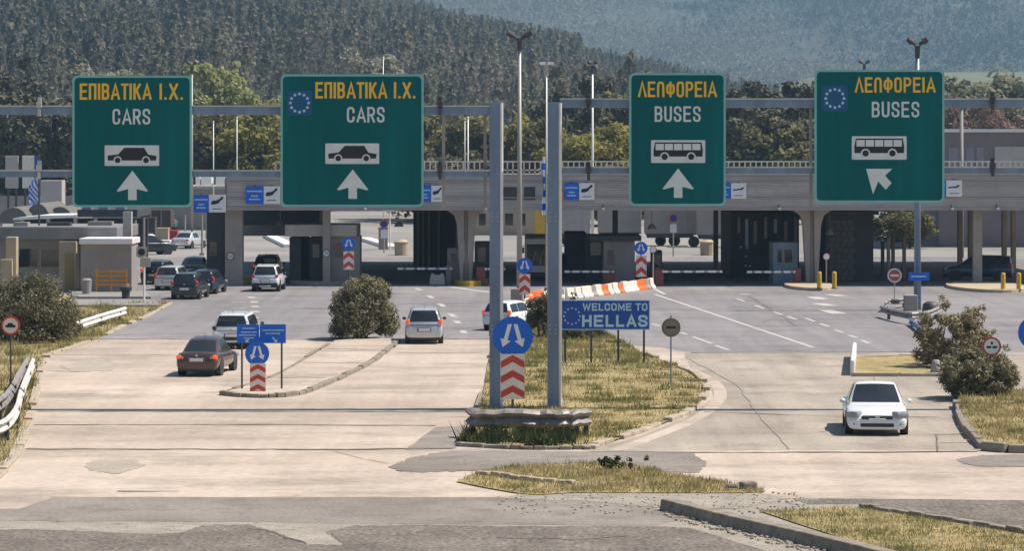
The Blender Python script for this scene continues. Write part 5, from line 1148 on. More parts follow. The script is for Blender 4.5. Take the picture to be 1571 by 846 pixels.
    for sx in (-1, 1):
        for yy in (-q * .60, q * .62):
            mb = MB(); cx = sx * (w - .13); mb.lathe([(wr * .62, -.1), (wr * .92, -.11), (wr, -.07), (wr, .07), (wr * .92, .11), (wr * .62, .1)], (cx, yy, wr), 24, 'X'); tw = mb.build('wheel', M['tyre'], t, smooth=True, **kw)
            mb = MB(); mb.lathe([(wr * .64, -.012), (wr * .5, .004), (wr * .12, .008), (wr * .1, .02)], (cx + sx * .095, yy, wr), 20, 'X'); mb.build('rim', M['rim'], tw, **kw)
            mb = MB(); mb.lathe([(wr + .06, -.16), (wr + .06, .003)] if sx > 0 else [(wr + .06, -.003), (wr + .06, .16)], (sx * w * .985, yy, wr + .01), 24, 'X'); mb.build('wheel_arch', M['trim'], t, **kw)
    # tail
    def bx(nm, c, s, m, bev=.02, par=None, rz=0):
        mb = MB(); mb.box(c, s, rz); return mb.build(nm, m, par or t, bevel=bev, seg=2, **kw)
    lm = M['lamp_lit'] if brake else M['lamp_red']; hz = belt
    for sx in (-1, 1):
        if kind == 'sedan':
            l_ = bx('tail_lamp', (sx * w * .80, -q + .17, hz - .16), (w * .26, .26, .19), lm, .06, rz=sx * .42); bx('lamp_reverse', (sx * w * .66, -q + .075, hz - .17), (w * .10, .12, .10), M['lamp_clear'], .03, rz=sx * .2, par=l_)
        elif kind == 'suv': bx('tail_lamp', (sx * w * .80, -q + .17, hz - .03), (w * .24, .26, .17), lm if dark_lamp is None else dark_lamp, .06, rz=sx * .5)
        else:
            l_ = bx('tail_lamp', (sx * w * .82, -q + .165, hz - .0), (w * .20, .26, .27), lm, .07, rz=sx * .45); bx('lamp_reverse', (sx * w * .80, -q + .10, hz - .15), (w * .16, .16, .06), M['lamp_clear'], .02, rz=sx * .3, par=l_)
    bx('tail_plate', (0, -q + .0, hz - (.24 if kind == 'sedan' else .34)), (.50, .07, .11), M['plate'], .008)
    bx('plate_recess', (0, -q + .02, hz - (.24 if kind == 'sedan' else .34)), (.62, .07, .17), M['shade_trim'], .02)
    if kind == 'suv' or dark_bumper: bx('rear_bumper', (0, -q + .12, zb + .15), (Wd * .90, .26, .26), M['trim'], .06); bx('skid_plate', (0, -q + .02, zb + .06), (Wd * .42, .12, .10), M['galv'], .03)
    else: bx('rear_valance', (0, -q + .14, zb + .04), (Wd * .80, .22, .12), M['trim'], .04)
    bx('bumper_line', (0, -q + .045, zb + .37), (Wd * (.80 if kind == 'hatch' else .74), .06, .035 if kind == 'hatch' else .018), M['trim'], .008)
    if kind != 'sedan': bx('spoiler', (0, yr1 - .06, z1 - .045), (wt * 1.75, .24, .04), pm, .018)
    bx('badge', (0, -q + .02, hz - .08), (.09, .05, .07), M['galv'], .02)
    bx('exhaust', (w * .5, -q + .14, zb - .01), (.09, .2, .06), M['dark'], .02)
    # nose
    for sx in (-1, 1):
        l_ = bx('headlamp', (sx * w * .73, q - .20, hood - .225), (w * .46, .34, .18), M['lamp_dark'], .06, rz=-sx * .50)
        mb = MB(); mb.lathe([(.065, 0), (.055, .02), (.02, .03)], (sx * w * .70, 0, 0), 14, 'Y'); mb.v = [(a, b + q - .085 - .0, c + hood - .225) for a, b, c in mb.v]; mb.build('reflector', M['lamp_clear'], l_, smooth=True, **kw)
        bx('fog_lamp', (sx * w * .74, q - .10, zb + .13), (.15, .16, .11), M['dark'], .04, rz=-sx * .4)
    bx('grille', (0, q - .06, hood - .315), (w * .98, .12, .12), M['trim'], .045)
    bx('badge', (0, q - .0, hood - .30), (.14, .04, .05), M['galv'], .02)
    bx('front_plate', (0, q + .005, zb + .25), (.50, .05, .10), M['plate'], .008)
    bx('lower_intake', (0, q - .05, zb + .10), (w * 1.06, .14, .12), M['trim'], .04)
    mb = MB()
    for k in range(2): mb.tube((-.5 + k * .55, q * .545, belt - .0), (-.05 + k * .5, q * .47, belt + .06), .012, .012, 6)
    for sx in (-1, 1):
        mb = MB(); c = (sx * (w + .05), q * .36, belt + .03); mb.lathe([(.02, -.09), (.055, -.06), (.07, .0), (.062, .06), (.02, .085)], c, 12, 'X'); mb.build('mirror', pm if kind == 'sedan' else M['trim'], t, smooth=True, **kw)
        if kind == 'suv': mb = MB(); mb.tube((sx * wt * .93, yr1 + .15, z1 + .03), (sx * wt * .93, yf1 - .1, z1 + .03), .025, .025, 8); mb.build('roof_rail', M['galv'], t, **kw)
    bx('underbody', (0, 0, .30), (Wd * .8, L * .80, .14), M['trim'], .02)
    mb = MB(); mb.tube((0, yr1 + .3, z1 - .02), (.0, yr1 + .1, z1 + .2), .01, .006, 6); mb.build('aerial', M['trim'], t, **kw)
    # door handles
    for sx in (-1, 1):
        for yy in (-q * .22, q * .18): bx('door_handle', (sx * (w - .005), yy, belt - .14), (.03, .16, .03), pm, .01)
    t.location = loc; t.rotation_euler = (0, 0, R(yaw)); return t
def at(px, base): return G(px, base)
M['shade_trim'] = mat('shadow_trim', (.10, .10, .105), .6); M['lamp_dark'] = mat('smoked_lamp_lens', (.27, .285, .31), .1, .3, 9.0)
bronze = paint('bronze_brown_paint', (.075, .042, .035), .3, .3); white = paint('white_car_paint', (.66, .68, .70)); silver = paint('silver_car_paint', (.52, .54, .56), .32, .35)
dkgreen = paint('dark_green_grey_paint', (.035, .045, .048), .25, .3); dkblue = paint('dark_blue_paint', (.02, .035, .07)); black = paint('black_car_paint', (.016, .016, .019)); maroon = paint('maroon_paint', (.10, .018, .018)); white2 = paint('clean_white_paint', (.74, .75, .76)); navy = paint('navy_car_paint', (.008, .02, .07))
def place(px, base, L, rear=True):
    p = G(px, base); p.y += L / 2 - .35; p.x = (px - CX) * p.y / F; return p
car('sedan_car', 'dark bronze brown saloon left of the traffic island, tail lamps showing', 'car', 4.4, 1.64, 1.38, 'sedan', bronze, place(319, 578, 4.4), -5.5, True)
car('suv_car', 'white estate like SUV partly behind the blue direction board', 'car', 4.4, 1.76, 1.49, 'suv', white, place(366, 536, 4.4), -3, dark_lamp=M['trim'])
car('hatchback_car', 'silver hatchback with red lamps driving away right of the round bush', 'car', 4.0, 1.70, 1.53, 'hatch', silver, place(651, 528, 4.0), 1.5, True)
car('saloon_car', 'white saloon facing the camera in the right bus lane', 'car', 4.25, 1.88, 1.44, 'sedan', white, place(1342, 668.5, 4.25), 175.0)
Q = 'cars queueing at the left checkpoint'
car('suv_car', 'white SUV with dark bumper waiting in the second lane', 'car', 4.1, 1.72, 1.58, 'suv', white, place(412.5, 448, 4.2), -2, False, Q)
car('suv_car', 'dark maroon SUV directly ahead of the waiting white one', 'car', 4.3, 1.82, 1.68, 'suv', maroon, place(412, 432, 4.2), 0, True, Q)
car('hatchback_car', 'dark green grey hatchback at the tail of the left queue', 'car', 4.0, 1.68, 1.50, 'hatch', dkgreen, place(292, 460, 4.1), -4, False, Q)
car('hatchback_car', 'dark blue grey hatchback right of the green grey one at the queue tail', 'car', 4.2, 1.66, 1.42, 'hatch', dkblue, place(319, 452, 4.4), -5, False, Q)
car('hatchback_car', 'silver hatchback in the left queue ahead of the dark hatchback', 'car', 4.2, 1.68, 1.46, 'hatch', silver, place(267, 446, 4.2), -6, False, Q)
car('hatchback_car', 'black car with one red lamp at the left edge of the queue', 'car', 4.4, 1.78, 1.5, 'hatch', black, place(247, 437, 4.2), -7, True, Q)
car('sedan_car', 'black saloon in shade at the front of the left queue', 'car', 4.4, 1.78, 1.45, 'sedan', black, place(300, 429, 4.2), -4, False, Q)
car('sedan_car', 'pale saloon parked on the bright lot beyond the queue', 'car', 4.5, 1.78, 1.45, 'sedan', silver, place(290, 382, 4.5), -16)
car('sedan_car', 'dark car in the shade of the central lane behind the white coach', 'car', 4.5, 1.8, 1.5, 'suv', black, place(865, 424, 4.5), 10)
car('hatchback_car', 'white car with red tail lamp mostly hidden behind the left gantry post', 'car', 3.6, 1.58, 1.36, 'hatch', white2, place(784, 508, 3.6), -24, True)
car('sedan_car', 'blue saloon parked under the dark flat roof left of the queue', 'car', 4.4, 1.78, 1.45, 'sedan', navy, place(150, 372, 4.4), 70)
car('van_car', 'green van parked behind the pale concrete blocks on the lot', 'car', 4.6, 1.9, 1.9, 'suv', mat('faded_green_paint', (.07, .12, .10), .5), place(258, 355, 4.6), 4)
# dark navy car standing sideways under the right canopy
p = G(1498, 432); p.y = CD + 9; p.x = X(1500, p.y); car('hatchback_car', 'dark navy car parked sideways in the shade at far right', 'car', 4.6, 1.8, 1.62, 'hatch', navy, p, 78)
car('van_car', 'black people carrier seen through the gap left of the canopy pillar', 'car', 4.4, 1.8, 1.7, 'suv', black, place(228, 392, 4.2), -60)
# trailers
def trailer(label, x0, x1, base, ytop, m, lines):
    d = D(base); a, b = X(x0, d), X(x1, d); t = thing('lorry_trailer', label, 'lorry trailer', ((a + b) / 2, d, 0), 'parked lorry trailers')
    mb = MB(); mb.span((a, d, 1.1), (b, d + 2.5, Z(ytop, d))); mb.build('box_body', m, t, bevel=.04)
    mb = MB(); mb.span((a + .2, d + .2, .75), (b - .2, d + 2.3, 1.1)); mb.build('chassis', M['dark'], t)
    for q in (a + 1.4, a + 2.6, b - 3.2, b - 1.9): mb = MB(); mb.lathe([(.5, -.3), (.5, .3)], (q, 0, 0), 18, 'X'); mb = MB(); mb.lathe([(.3, -.15), (.48, -.14), (.5, 0), (.48, .14), (.3, .15)], (q, d + .35, .5), 18, 'Y'); mb.build('wheel', M['tyre'], t)
    mb = MB()
    k = a + lines
    while k < b: mb.span((k - .03, d - .02, 1.12), (k + .03, d - .002, Z(ytop, d) - .05)); k += lines
    mb.build('side_rib', M['pole'], t); mb = MB(); mb.span((a, d - .03, 1.02), (b, d - .001, 1.14)); mb.build('side_rail', M['dark'], t)
    return t
trailer('pale lorry trailer parked behind the right gantry post', 846, 906, 378, 305, mat('dusty_trailer_side', (.33, .32, .31), .6), 1.4)
trailer('white ribbed lorry trailer parked left of the narrow bus sign', 918, 984, 376, 303, mat('dusty_trailer_side', (.33, .32, .31), .6), 3.2)
trailer('grey ribbed lorry trailer parked under the narrow bus sign', 990, 1068, 378, 305, M['wall'], 1.2)
trailer('dark lorry trailer at the left end of the booth row', 1070, 1120, 380, 308, M['wall'], 1.6)
trailer('dark lorry trailer parked far right behind the yellow posts', 1400, 1478, 372, 300, M['dark_wall'], 1.3)
trailer('beige lorry trailer parked behind the left car signs', 378, 438, 362, 310, M['wall_beige'], 1.0)
trailer('brown lorry trailer in the lot beyond the first car sign', 216, 262, 366, 322, M['brown_wall'], 1.0)
trailer('small pale box trailer on the left lot behind the office', 62, 95, 352, 277, M['wall_pale'], 3)
# coach
d = CD + 8; a, b = X(806, d), X(848, d); t = thing('coach', 'white coach with dark windscreen waiting in the central lane', 'coach', ((a + b) / 2, d, 0))
mb = MB(); mb.span((a, d, .3), (b, d + 11, Z(366, d))); mb.build('body', M['white'], t, bevel=.12, seg=3); mb = MB(); mb.span((a + .1, d - .03, Z(408, d)), (b - .1, d + .05, Z(375, d))); mb.build('windscreen', M['glass'], t, bevel=.02)
for q in (a + .25, b - .25): mb = MB(); mb.box((q, d - .02, .75), (.34, .1, .2)); mb.build('headlamp', M['lamp_clear'], t, bevel=.03); mb = MB(); mb.lathe([(.25, -.14), (.46, -.13), (.48, 0), (.46, .13), (.25, .14)], (q - .0, d + 2, .48), 16, 'X'); mb.build('wheel', M['tyre'], t)
for q in (-1, 1): mb = MB(); mb.box(((a + b) / 2 + q * (b - a) * .5 + q * .14, d - .1, 2.0), (.14, .1, .4)); mb.build('mirror', M['dark'], t, bevel=.02)
for q in (a + .45, a + .95): mb = MB(); mb.tube((q, d - .06, Z(404, d)), (q + .25, d - .06, Z(384, d)), .02, .02, 6); mb.build('wiper', M['white'], t)
mb = MB(); mb.span((a - .0, d - .02, .3), (b, d - .001, .55)); mb.build('bumper', M['dark'], t)
# ================================================================ VEGETATION
def leaves(rng, C, Rc, n, size, up=.25, aspect=.6, squash=1.0):
    """n small leaf quads spread over the shells of clumps C (k,3) with radii Rc"""
    w = Rc ** 2; idx = rng.choice(len(C), n, p=w / w.sum())
    dirs = rng.normal(size=(n, 3)); dirs /= np.linalg.norm(dirs, axis=1, keepdims=True)
    rad = Rc[idx] * (rng.random(n) ** .45)
    P = C[idx] + dirs * rad[:, None] * np.array([1, 1, squash])
    N = dirs + rng.normal(size=(n, 3)) * .7 + np.array([0, 0, up]); N /= np.linalg.norm(N, axis=1, keepdims=True)
    T = np.cross(N, rng.normal(size=(n, 3))); T /= np.linalg.norm(T, axis=1, keepdims=True) + 1e-9
    Bt = np.cross(N, T); s = size * rng.uniform(.6, 1.4, n)[:, None]
    V = np.stack([P - T * s, P - Bt * s * aspect, P + T * s, P + Bt * s * aspect], 1)
    return V.reshape(-1, 3).astype('f')
def broad_crown(seed, w, h, z0, nclump, n, size, cr=(.16, .3), shape='round', hollow=.35):
    rng = np.random.default_rng(seed); C, Rc = [], []
    while len(C) < nclump:
        p = rng.uniform(-1, 1, 3); r = math.sqrt(p[0] ** 2 + p[1] ** 2)
        if shape == 'round': ok = r * r + p[2] ** 2 < 1 and r * r + p[2] ** 2 > hollow
        elif shape == 'column': ok = r < (1 - abs(p[2]) ** 3) * .9
        elif shape == 'cone': ok = r < (1 - p[2]) * .5 + .04
        elif shape == 'dome': ok = r * r + max(0, p[2]) ** 2 < 1 and (r > .4 or p[2] > .3)
        if ok: C.append((p[0] * w / 2, p[1] * w / 2, z0 + (p[2] * .5 + .5) * h)); Rc.append(rng.uniform(*cr) * w / 2 * (1.25 - .35 * p[2]))
    return leaves(rng, np.array(C), np.array(Rc), n, size), np.array(C)
def limbs(C, trunk_h, r, seed, top, lean=0):
    rnd = random.Random(seed); mb = MB(); segs = 5; pts = []; rs = []
    for k in range(segs + 1):
        t = k / segs; pts.append((rnd.uniform(-.1, .1) * k * .4 + lean * t, rnd.uniform(-.1, .1) * k * .4, top * t)); rs.append(r * (1.25 - .95 * t))
    mb.path(pts, rs, 8)
    for c in list(C)[:14]:
        c = Vector(c); z = max(trunk_h, c.z * .62); i = min(segs - 1, int(z / top * segs)); a = Vector(pts[i]).lerp(Vector(pts[i + 1]), .5)
        m_ = a.lerp(c, .5) + Vector((0, 0, .08 * (c - a).length)); mb.path([a, m_, c], [r * .42, r * .25, r * .08], 6)
    return mb
def tree_proto(name, lab, cat, group, seed, w, h, z0, nclump, n, size, m, shape, cr=(.16, .3), r=.22, lean=0):
    t = thing(name, lab, cat, (0, 0, 0), group)
    V, C = broad_crown(seed, w, h, z0, nclump, n, size, cr, shape)
    np_mesh('crown', V, 4, m, t)
    limbs(C, z0, r, seed, z0 + h * .8, lean).build('trunk', M['bark'], t, local=True)
    return t
PINE = leaf_mat('pine_needles', (.06, .062, .038), (.14, .13, .085), .22, .18)
PINE2 = leaf_mat('greyish_pine_needles', (.065, .065, .045), (.13, .12, .085), .25, .18)
POP = leaf_mat('pale_poplar_leaves', (.26, .28, .11), (.42, .42, .20), .35, .4)
YEL = leaf_mat('yellow_green_leaves', (.18, .175, .045), (.32, .28, .08), .35, .4)
OLV = leaf_mat('olive_leaves', (.115, .11, .05), (.20, .18, .085), .35, .3)
BLO = leaf_mat('blossoming_leaves', (.24, .22, .17), (.42, .39, .32), .5, .35)
PNK = leaf_mat('pinkish_leaves', (.20, .115, .10), (.28, .18, .14), .4, .35)
GRY = leaf_mat('grey_green_leaves', (.15, .155, .095), (.25, .24, .15), .3, .35)
GB = 'trees behind the canopy'
PR = {
 'pine': [tree_proto('pine_tree', '', 'tree', GB, 11 + k, 9.5, 14, 4, 46, 6500, .34, PINE, 'dome', (.16, .30), .3) for k in range(3)],
 'tallpine': [tree_proto('pine_tree', '', 'tree', GB, 21 + k, 9, 15, 3, 60, 6000, .34, PINE2, 'cone', (.12, .22), .28) for k in range(2)],
 'poplar': [tree_proto('poplar_tree', '', 'tree', GB, 31 + k, 8, 15, 3, 50, 6000, .30, POP, 'round', (.18, .32), .25) for k in range(2)],
 'bush': [tree_proto('leafy_tree', '', 'tree', GB, 41 + k, 9, 9, 1.5, 44, 6000, .28, YEL, 'round', (.18, .32), .2) for k in range(2)],
 'olive': [tree_proto('olive_tree', '', 'tree', GB, 51 + k, 9, 10, 2, 44, 6000, .30, OLV, 'round', (.18, .32), .22) for k in range(2)],
 'blossom': [tree_proto('blossom_tree', '', 'tree', GB, 61, 9, 13, 4, 44, 5500, .28, BLO, 'round', (.16, .28), .2)],
 'pink': [tree_proto('leafy_tree', '', 'tree', GB, 71, 9, 9, 2, 40, 5000, .28, PNK, 'round', (.18, .32), .2)],
 'grey': [tree_proto('leafy_tree', '', 'tree', GB, 81 + k, 10, 12, 2, 46, 6000, .32, GRY, 'round', (.18, .32), .2) for k in range(2)],
}
PH = {'pine': 18, 'tallpine': 18, 'poplar': 18, 'bush': 10.5, 'olive': 12, 'blossom': 17, 'pink': 11, 'grey': 14}
used_t = set(); LABELS = {}
def plant(kind, px, top, d, label, ws=1.0):
    pr = PR[kind][(len(used_t) + int(px)) % len(PR[kind])]
    o = pr if pr.name not in used_t else copy_tree(pr)
    used_t.add(pr.name)
    h = Z(top, d); s = h / PH[kind]; o.location = (X(px, d), d, 0); o.scale = (s * ws, s * ws, s); o.rotation_euler = (0, 0, (px * 1.7) % 6.28)
    o['label'] = label; return o
T = [
 ('tallpine', 42, 68, 420, 'tallest dark conifer, at far left above the pale boards', 1.1), ('pine', -8, 105, 400, 'dark pine cut by the left edge of the photo', 1), ('pine', 22, 128, 352, 'dark rounded pine behind the pale boards at far left', 1), ('pine', 78, 140, 345, 'dark rounded pine between the tall boards and the first car sign', 1.1), ('tallpine', 98, 112, 420, 'brownish conifer at the left edge of the first car sign', 1), ('pine', 118, 150, 350, 'dark pine whose right half is behind the first car sign', 1),
 ('blossom', 150, 98, 455, 'pale blossoming tree peeping over the left of the first car sign', 1.2), ('blossom', 190, 106, 450, 'pale blossoming tree peeping over the middle of the first car sign', 1.2), ('olive', 225, 108, 440, 'olive green tree hidden mostly by the first car sign', 1.1),
 ('poplar', 322, 86, 400, 'tallest pale green poplar, between the two car signs', 1.0), ('poplar', 352, 98, 405, 'pale green poplar just right of the tallest poplar', .9), ('poplar', 392, 130, 390, 'shorter pale green poplar nearest the second car sign', 1.0), ('olive', 312, 165, 350, 'olive tree low between the car signs, left of its twin', 1.1), ('olive', 362, 178, 350, 'olive tree low between the car signs, middle one', 1.2), ('bush', 408, 172, 345, 'yellowish bushy tree beside the left edge of the second car sign', 1.1),
 ('blossom', 560, 74, 470, 'white blossoming tree rising over the second car sign', 1.0), ('blossom', 590, 98, 470, 'small white blossoming tree right of the taller blossoming one', .8), ('olive', 500, 130, 430, 'olive tree behind the middle of the second car sign', 1.2),
 ('olive', 668, 172, 360, 'dull olive tree right of the second car sign', 1.1), ('bush', 640, 190, 372, 'yellow green tree at the right edge of the second car sign', 1.0), ('olive', 708, 178, 352, 'brown olive tree behind the pale pole pair', 1.0), ('pine', 738, 168, 365, 'dark pine behind the left gantry post', .9), ('bush', 778, 176, 355, 'yellow green tree between the lamp post and the left gantry post', 1.0), ('olive', 818, 180, 352, 'olive tree between the lamp post and the right gantry post', 1.0),
 ('pine', 868, 135, 385, 'dark pine rising just right of the right gantry post', 1.1), ('pine', 905, 122, 400, 'dark pine behind the slender lamp post', 1.1), ('bush', 893, 206, 335, 'low yellow bushy tree at the canopy railing right of the gantry post', 1.2), ('bush', 940, 200, 340, 'low yellow bushy tree just left of the narrow bus sign', 1.2), ('olive', 950, 140, 395, 'tall olive tree left of the narrow bus sign', 1.1), ('pine', 985, 140, 385, 'dark pine behind the left of the narrow bus sign', 1.0), ('olive', 1040, 150, 380, 'olive tree hidden behind the narrow bus sign', 1.2), ('pine', 1090, 138, 380, 'dark pine behind the right of the narrow bus sign', 1.0),
 ('pine', 1142, 128, 370, 'left dark pine between the two bus signs', 1.15), ('pine', 1182, 122, 385, 'middle dark pine between the two bus signs, the highest of three', 1.15), ('pine', 1226, 128, 372, 'right dark pine between the two bus signs', 1.15), ('pine', 1165, 165, 345, 'lower dark pine standing before the middle one between bus signs', 1.2), ('olive', 1212, 180, 345, 'olive tree low before the right pine between bus signs', 1.2),
 ('grey', 1290, 112, 470, 'grey green tree behind the left of the wide bus sign', 1.2), ('grey', 1380, 108, 480, 'grey green tree behind the right of the wide bus sign', 1.2), ('grey', 1455, 112, 480, 'grey green tree just right of the wide bus sign', 1.2), ('grey', 1506, 120, 500, 'grey green tree above the freight hall roof', 1.3), ('grey', 1560, 104, 500, 'tallest grey green tree at the right edge', 1.3), ('pink', 1496, 158, 420, 'pinkish tree just above the freight hall eaves', 1.0), ('olive', 1462, 160, 425, 'olive tree above the left end of the freight hall', 1.0), ('grey', 1535, 150, 430, 'pale tree above the middle of the freight hall', 1.0), ('pink', 1572, 156, 432, 'pinkish tree at the right edge above the hall', 1.0), ('olive', 1365, 312, 262, 'olive tree seen through the gap right of the block walled booth', 1.6), ('olive', 1396, 318, 258, 'smaller olive tree beside the right lamp post under the canopy', 1.5),
]
for a in T: plant(*a)
# leafy hedge band closing the lorry park
rng = np.random.default_rng(5); n = 300
C = np.stack([rng.uniform(-110, 110, n), rng.uniform(424, 440, n), rng.uniform(.5, 5.0, n)], 1)
stuff(np_mesh('hedgerow', leaves(rng, C, rng.uniform(1.5, 2.8, n), 26000, .42), 4, OLV))
# ---------------------------------------------------------------- near shrubs
OLE = leaf_mat('oleander_leaves', (.13, .125, .065), (.27, .24, .15), 1.6, .25)
OLE2 = leaf_mat('dusty_shrub_leaves', (.18, .155, .085), (.32, .265, .165), 1.4, .25)
SHR = leaf_mat('dark_shrub_leaves', (.09, .09, .05), (.19, .17, .105), 1.3, .25)
def shrub(label, px, base, wpx, hpx, m, seed, n=7000, size=.085, nclump=60, dome=True, depth=1.0, cr=(.16, .28)):
    d = D(base); s = d / F; w, h = wpx * s, hpx * s; loc = (X(px, d), d + w * .3, 0)
    t = thing('shrub', label, 'shrub', loc, 'roadside shrubs'); rng = np.random.default_rng(seed)
    C, Rc = [], []
    while len(C) < nclump:
        p = rng.uniform(-1, 1, 3)
        r2 = p[0] ** 2 + p[1] ** 2
        zz = p[2]
        lim = 1 - max(0, zz) ** 2.4 if dome else 1 - zz * zz
        if r2 < lim and (r2 > .25 or zz > .2):
            rr = rng.uniform(*cr); C.append((p[0] * w / 2 * (1 - rr * .7), p[1] * w / 2 * depth, h * (.10 + .82 * (zz * .5 + .5)))); Rc.append(rr * w / 2)
    C, Rc = np.array(C), np.array(Rc)
    V1 = leaves(rng, C, Rc, n, size, up=.35, aspect=.34)
    # upright sprays breaking the outline
    k = 60; i = rng.integers(0, len(C), k); tip = C[i] + rng.normal(size=(k, 3)) * .055 * w + np.array([0, 0, .04 * h]); tip[:, 2] = np.abs(tip[:, 2])
    V2 = leaves(rng, tip, np.full(k, .055 * w), n // 6, size, up=.5, aspect=.3)
    np_mesh('foliage', np.concatenate([V1, V2]), 4, m, t)
    mb = MB(); rnd = random.Random(seed)
    for q in range(9):
        c = C[rnd.randrange(len(C))]; b0 = (rnd.uniform(-.15, .15) * w, rnd.uniform(-.1, .1) * w, -.02); mb.path([b0, ((b0[0] + c[0]) / 2, (b0[1] + c[1]) / 2, c[2] * .6), tuple(c)], [.045, .03, .012], 6)
    mb.build('stem', M['bark'], t, local=True); return t
shrub('big round oleander bush at the head of the left traffic island', 555, 523, 112, 98, OLE, 101, 17000, .085, 130)
shrub('wide grey green bush on the left verge by the kiosk', 40, 528, 165, 106, SHR, 102, 14000, .09, 110)
shrub('lower leafy bush at the right foot of the wide verge bush', 92, 524, 66, 62, OLE2, 103, 5000, .08, 40)
shrub('dark bush between the gantry posts behind the welcome sign', 838, 520, 76, 72, SHR, 104, 6500, .085, 50)
shrub('low bush showing under the welcome sign board', 895, 523, 74, 40, SHR, 105, 4500, .075, 40)
shrub('thin sapling in front of the orange and white barriers', 883, 482, 20, 38, OLE2, 108, 900, .06, 12)
shrub('upper dusty bush on the right verge beside the lamp post', 1466, 570, 122, 112, OLE2, 106, 10500, .085, 75, cr=(.13, .22))
shrub('lower dusty bush on the right verge in front of the upper one', 1507, 616, 126, 76, OLE, 107, 14000, .08, 100)
p = G(1436, 577); mb = MB(); mb.lathe([(.24, 0), (.2, .3), (.15, .55), (.10, .6)], (p.x, p.y, 0), 12); o = mb.build('post_stump', M['pier'], smooth=True); tag(o, 'grey stump at the left foot of the upper dusty bush', 'stump')
# leafy plant on the foreground wedge
d0 = G(945, 722); t = thing('leafy_plant', 'dark leaved plant growing on the dry grass wedge in front', 'plant', tuple(d0)); rng = np.random.default_rng(77)
C = np.array([(rng.normal() * .22, rng.normal() * .15, rng.uniform(.08, .34)) for _ in range(22)])
np_mesh('foliage', leaves(rng, C, np.full(22, .08), 420, .05, up=.3, aspect=.6), 4, weed, t)
mb = MB()
for c in C[:10]: mb.path([(c[0] * .3, c[1] * .3, 0), tuple(c)], [.012, .005], 5)
mb.build('stem', M['bark'], t, local=True)
# ================================================================ HILLS
def hill(name, x0, x1, y0, y1, nx, ny, fz, m):
    xs = np.linspace(x0, x1, nx); ys = np.linspace(y0, y1, ny); XX, YY = np.meshgrid(xs, ys); ZZ = fz(XX, YY)
    V = np.stack([XX, YY, ZZ], -1).reshape(-1, 3); me = bpy.data.meshes.new(name)
    fs = [(j * nx + i, j * nx + i + 1, (j + 1) * nx + i + 1, (j + 1) * nx + i) for j in range(ny - 1) for i in range(nx - 1)]
    me.from_pydata(V.tolist(), [], fs); me.polygons.foreach_set('use_smooth', [True] * len(fs)); me.materials.append(m); me.update()
    o = bpy.data.objects.new(name, me); COL.objects.link(o); return struct(o)
def sstep(t): t = np.clip(t, 0, 1); return t * t * (3 - 2 * t)
def wav(x, y, s, seed):
    r = np.random.default_rng(seed); z = 0
    for k in range(5):
        a, b, c = r.uniform(-1, 1, 3); z = z + np.sin(x / s * (1 + k * .7) * (a + .6) + y / s * (1 + k * .5) * b + c * 9) / (1 + k)
    return z
def z_forest(x, y):
    ridge = 66 - .262 * (x + 8); ridge = np.where(ridge < 14, 14 + (ridge - 14) * .25, ridge)
    ridge = np.clip(ridge, 0, 190)
    return ridge * (.25 * np.clip((y - 480) / 1000, 0, 1) + .75 * sstep((y - 480) / 1050)) * (1 - .5 * sstep((y - 1560) / 700)) + wav(x, y, 90, 3) * 4.2 * sstep((y - 520) / 300) - .2
soil = ground_mat('forest_floor', (.05, .052, .028), (.08, .075, .04), .01, .05, .4)
hill('forest_hill', -760, 760, 470, 2250, 110, 120, z_forest, soil)
def z_mid(x, y): return (196 + x * -.015 + wav(x, y, 300, 8) * 9) * sstep((y - 2000) / 1500) + wav(x, y, 110, 9) * 9 * sstep((y - 2000) / 400) - 8
scrub = ground_mat('scrub_hillside', (.065, .068, .05), (.11, .10, .075), .012, .04, .15, dark=(.04, .048, .038), dpos=.52)
hill('scrub_hill', -1500, 1500, 2000, 3900, 120, 90, z_mid, scrub)
def z_far(x, y): return 760 * sstep((y - 3700) / 3400) + (wav(x, y, 420, 12) * 26 + wav(x, y, 170, 15) * 20) * sstep((y - 3700) / 800) - 10
farm = ground_mat('far_mountainside', (.035, .06, .042), (.085, .105, .065), .006, .022, .08, dark=(.018, .032, .025), dpos=.52, finevar=.45)
hill('mountain', -3200, 3200, 3600, 7600, 120, 100, z_far, farm)
# ---------------------------------------------------------------- pine forest (one mass)
def forest(name, P, Hh, m, seed, per=58, size=1.0, spread=.19, base=.12):
    rng = np.random.default_rng(seed); n = len(P); k = per
    t = rng.random((n, k)) ** .8 * (1 - base) + base
    prof = np.where(t < .35, .6 + t * 1.1, 1.0 - (t - .35) / .65 * .93)
    rad = prof * Hh[:, None] * spread * rng.uniform(.35, 1.12, (n, k)); a = rng.uniform(0, 2 * np.pi, (n, k))
    c = np.stack([P[:, 0:1] + np.cos(a) * rad, P[:, 1:2] + np.sin(a) * rad, P[:, 2:3] + t * Hh[:, None]], -1)
    out = np.stack([np.cos(a), np.sin(a), np.full_like(a, .35)], -1) + rng.normal(size=(n, k, 3)) * .55
    out /= np.linalg.norm(out, axis=-1, keepdims=True)
    T_ = np.cross(out, rng.normal(size=(n, k, 3))); T_ /= np.linalg.norm(T_, axis=-1, keepdims=True) + 1e-9; B_ = np.cross(out, T_)
    s = (size * (Hh / 12)[:, None] * rng.uniform(.6, 1.3, (n, k)))[..., None]
    V = np.stack([c - T_ * s * .7, c + T_ * s * .7, c + B_ * s * 1.3 - np.array([0, 0, .3]) * s], 2)
    return stuff(np_mesh(name, V.reshape(-1, 3).astype('f'), 3, m))
rng = np.random.default_rng(19)
yy = rng.uniform(560, 1720, 40000); keep = rng.random(40000) < yy / 1720; yy = yy[keep]
xx = rng.uniform(-.205, .205, len(yy)) * yy
zz = z_forest(xx, yy)
